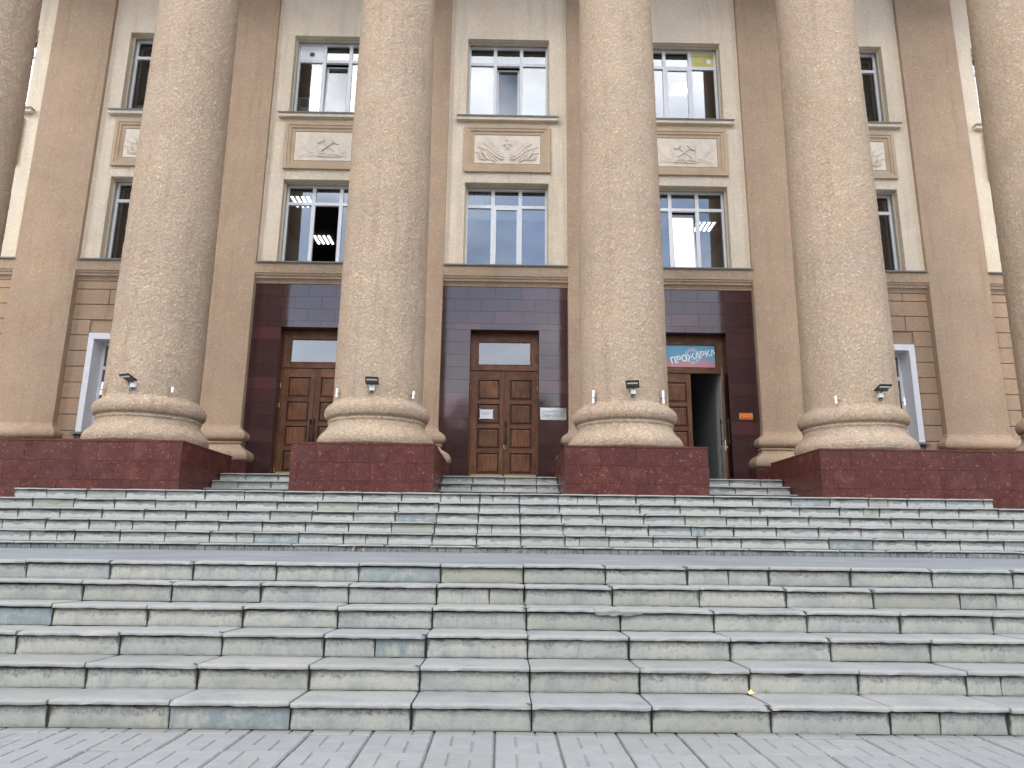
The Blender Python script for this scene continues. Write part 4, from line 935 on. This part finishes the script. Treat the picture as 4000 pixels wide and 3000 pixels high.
light_strip(-6.49, .80, .10, 0, 3.47, 'short white strip right of the sideways-tipped floodlight')
light_strip(-2.32, -.80, .15, .03, 3.43, 'white strip on the left side of the column left of the middle door')
light_strip(-2.32, .92, .145, .12, 3.43, 'white strip on the right side of the column left of the middle door')
light_strip(2.245, -.82, .235, .04, 3.38, 'long white strip on the left side of the column right of the middle door')
light_strip(2.245, .73, .235, .0, 3.38, 'long white strip on the right side of the column right of the middle door')
light_strip(6.50, -.72, .14, -.02, 3.42, 'white strip on the left side of the column by the right white-framed window')
light_strip(6.50, 1.02, .14, -.02, 3.44, 'white strip on the right edge of the column by the right white-framed window')

# ------------------------------------------------------------------ signs
def text_mesh(s, size, mat, depth=.002, bold=0, shear=0, sx=1.0):
    cu = bpy.data.curves.new('lettering', 'FONT'); cu.body = s; cu.size = size; cu.extrude = depth; cu.offset = bold; cu.align_x = 'CENTER'; cu.align_y = 'CENTER'; cu.shear = shear
    o = bpy.data.objects.new('tmp', cu); COL.objects.link(o); dg = bpy.context.evaluated_depsgraph_get(); me = bpy.data.meshes.new_from_object(o.evaluated_get(dg)); bpy.data.objects.remove(o)
    me.name = 'lettering'; me.materials.clear(); me.materials.append(M[mat])
    for v in me.vertices: v.co.x *= sx
    return me
x, z, y = 5.355, 3.735, 15.592
sg = box_obj('open_sign', 'red', None, x-.150, x+.150, y, y+.006, z-.075, z+.075, bev=.003); tag(sg, 'small red sign reading ОТКРЫТО in yellow on dark granite beside the open door', 'sign')
b = MB()
for q0, q1, r0, r1 in ((-.138, .138, .060, .064), (-.138, .138, -.064, -.060), (-.138, -.134, -.060, .060), (.134, .138, -.060, .060)): b.box(x+q0, x+q1, y-.0015, y-.0002, z+r0, z+r1)
b.build('border_line', M['signyellow'], sg)
link('lettering', text_mesh('ОТКРЫТО', .108, 'signyellow', .0008, .0008, 0, .56), (x, y-.0012, z), sg, (math.pi/2, 0, 0))
x, z = 1.10, 3.73; y = 15.585
sg = box_obj('name_plate', 'plate', None, x-.288, x+.288, y, y+.008, z-.138, z+.138, bev=.003); tag(sg, 'polished steel plate engraved with two lines right of the middle door', 'sign')
for s in (-1, 1):
    for s2 in (-1, 1):
        b = MB(); b.tube([(x+s*.265, y-.006, z+s2*.115), (x+s*.265, y, z+s2*.115)], .008, 8); b.build('screw', M['steel'], sg)
link('lettering', text_mesh('Деловой центр', .072, 'signgrey', .0006), (x+.0, y-.001, z+.048), sg, (math.pi/2, 0, 0))
link('lettering', text_mesh('СОВНАРХОЗ', .080, 'signgrey', .0006), (x-.005, y-.001, z-.045), sg, (math.pi/2, 0, 0))
# notice taped on the left leaf of the middle door
x, z, y = -.378, 3.755, 15.862
nt_ = MB(); n = 8; vs = [(x-.145+.29*i/n, y+.003*math.sin(i*1.7+k*2.3), z-.105+.21*k/6) for i in range(n+1) for k in range(7)]; nt_.add(vs, [(i*7+k, i*7+7+k, i*7+8+k, i*7+1+k) for i in range(n) for k in range(6)])
no = nt_.build('notice', M['paper']); tag(no, 'white paper notice taped to the left leaf of the middle door', 'notice')
b = MB()
for q, (a, c2) in enumerate(((-.03, .03), (-.10, .10), (-.09, .10), (-.06, .05))): b.box(x+a, x+c2, y-.0055, y-.0045, z+.055-q*.022, z+.060-q*.022)
b.build('print_line', M['ink'], no)
b = MB()
for s in (-1, 1):
    for s2 in (-1, 1): b.box(x+s*.145-.02, x+s*.145+.02, y-.006, y-.0055, z+s2*.105-.01, z+s2*.105+.01)
b.build('tape', M['signcream'], no)
# window film with the name over the right door
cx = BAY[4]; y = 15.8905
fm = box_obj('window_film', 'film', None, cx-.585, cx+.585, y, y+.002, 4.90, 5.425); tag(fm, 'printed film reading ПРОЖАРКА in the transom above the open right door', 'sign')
b = MB(); n = 48; rg = random.Random(5); vs = []
for k in range(n):
    a = 2*math.pi*k/n; ro = .185+rg.uniform(-.018, .02); ri = .120+rg.uniform(-.016, .012); vs += [(cx+.07+ro*math.cos(a), y-.0020, 5.165+ro*math.sin(a)), (cx+.07+ri*math.cos(a), y-.0020, 5.165+ri*math.sin(a))]
b.add(vs, [(2*k, 2*((k+1) % n), 2*((k+1) % n)+1, 2*k+1) for k in range(n)]); b.build('ring', M['signcream'], fm)
link('lettering', text_mesh('ПРОЖАРКА', .205, 'signwhite', .0008, .0045, 0, .90), (cx+.085, 15.8870, 5.150), fm, (math.pi/2, R(-12), 0))

# ------------------------------------------------------------------ small things on the steps
x, y, z = 1.375, 4.17, .131
b = MB(); b.add([(x-.022, y-.012, z), (x+.003, y-.016, z+.003), (x+.030, y-.006, z+.012), (x+.012, y+.018, z+.004), (x-.004, y+.008, z+.024), (x-.024, y+.012, z+.006)], [(0,1,4,5), (1,2,3,4)])
o = b.build('fallen_leaf', M['deadleaf']); tag(o, 'yellow fallen leaf on the first step, right of the middle', 'leaf')
def weed(x, y, z, n, h, label, mat='weed'):
    b = MB(); rg = random.Random(int(x*77))
    for k in range(n):
        a = rg.uniform(0, 6.28); L = h*rg.uniform(.5, 1.1); d = Vector((math.cos(a)*.35, -abs(math.sin(a))*.25, 1)).normalized()*L; w = Vector((math.sin(a), .3, 0)).normalized()*L*.13; p0 = Vector((x+rg.uniform(-.01,.01), y, z))
        b.add([p0-w*.4, p0+w*.4, p0+d*.6+w, p0+d, p0+d*.6-w], [(0,1,2,3,4)])
    o = b.build('weed', M[mat]); return tag(o, label, 'weed')
weed(1.45, 4.165, .128, 5, .035, 'tiny green weed in the joint behind the yellow leaf')
weed(.155, 5.09, .51, 4, .035, 'tiny green weed at the riser foot in the middle of the lower flight')
weed(-1.94, 9.665, .80, 7, .085, 'dry straw-coloured grass tuft against the lowest riser of the upper flight', 'stalk')
weed(-1.80, 9.665, .80, 5, .05, 'small dry grass tuft right of the taller one on the landing', 'stalk')
b = MB(); rg = random.Random(3); vs = []; n = 14
for i in range(n+1):
    x = .60+.30*i/n; hh = .030*math.sin(math.pi*(i+.3)/(n+.6))**.5+rg.uniform(-.004,.004)
    vs += [(x, RY(4)-.026, TOPZ(4)-.020-hh*.35+rg.uniform(-.006,.004)), (x, RY(4)-.029-hh*.1+rg.uniform(-.003,.003), TOPZ(4)-.008), (x, RY(4)-.012, TOPZ(4)+.013+hh*.12), (x, RY(4)+.02+hh*1.5+rg.uniform(0,.02), TOPZ(4)+.008)]
b.add(vs, [(4*i+k, 4*i+4+k, 4*i+5+k, 4*i+1+k) for i in range(n) for k in range(3)]); o = b.build('cement_patch', M['patch'], smooth=True); tag(o, 'rough cement patch smeared over a broken nosing on the fourth step', 'patch')
tw = MB(); tw.tube([(1.80, 4.17, .131), (1.90, 4.165, .137), (1.93, 4.17, .147), (1.98, 4.155, .136)], .0018, 5); o = tw.build('twig', M['patch']); tag(o, 'thin grey twig lying at the riser foot on the first step', 'twig')

# ------------------------------------------------------------------ wood across the square (seen only as a reflection)
rg = random.Random(11); vs = []; fs = []
for t_ in range(70):
    tx = -95+t_*2.75+rg.uniform(-1,1); ty = -62+rg.uniform(-5,5); th = rg.uniform(14.5, 20)
    for k in range(170):
        a, b_ = rg.uniform(0, 6.28), rg.uniform(-1, 1); rr = 3.6*math.sqrt(max(0, 1-b_*b_))*rg.uniform(.7, 1.05); p0 = Vector((tx+rr*math.cos(a), ty+rr*math.sin(a), th*.58+b_*th*.42)); s = rg.uniform(.5, 1.1)
        u = Vector((rg.gauss(0,1), rg.gauss(0,1), rg.gauss(0,1))).normalized()*s; w = u.orthogonal().normalized()*s; n0 = len(vs); vs += [p0-u-w, p0+u-w, p0+u+w, p0-u+w]; fs.append((n0, n0+1, n0+2, n0+3))
b = MB(); b.add(vs, fs); b.box(-97, 97, -64, -62, -.02, 9.0); o = b.build('distant_trees', M['leaf']); tag(o, kind='stuff')
print('objects', len(bpy.data.objects), 'tris', sum(len(o.data.loop_triangles) or len(o.data.polygons)*2 for o in bpy.data.objects if o.type == 'MESH'))
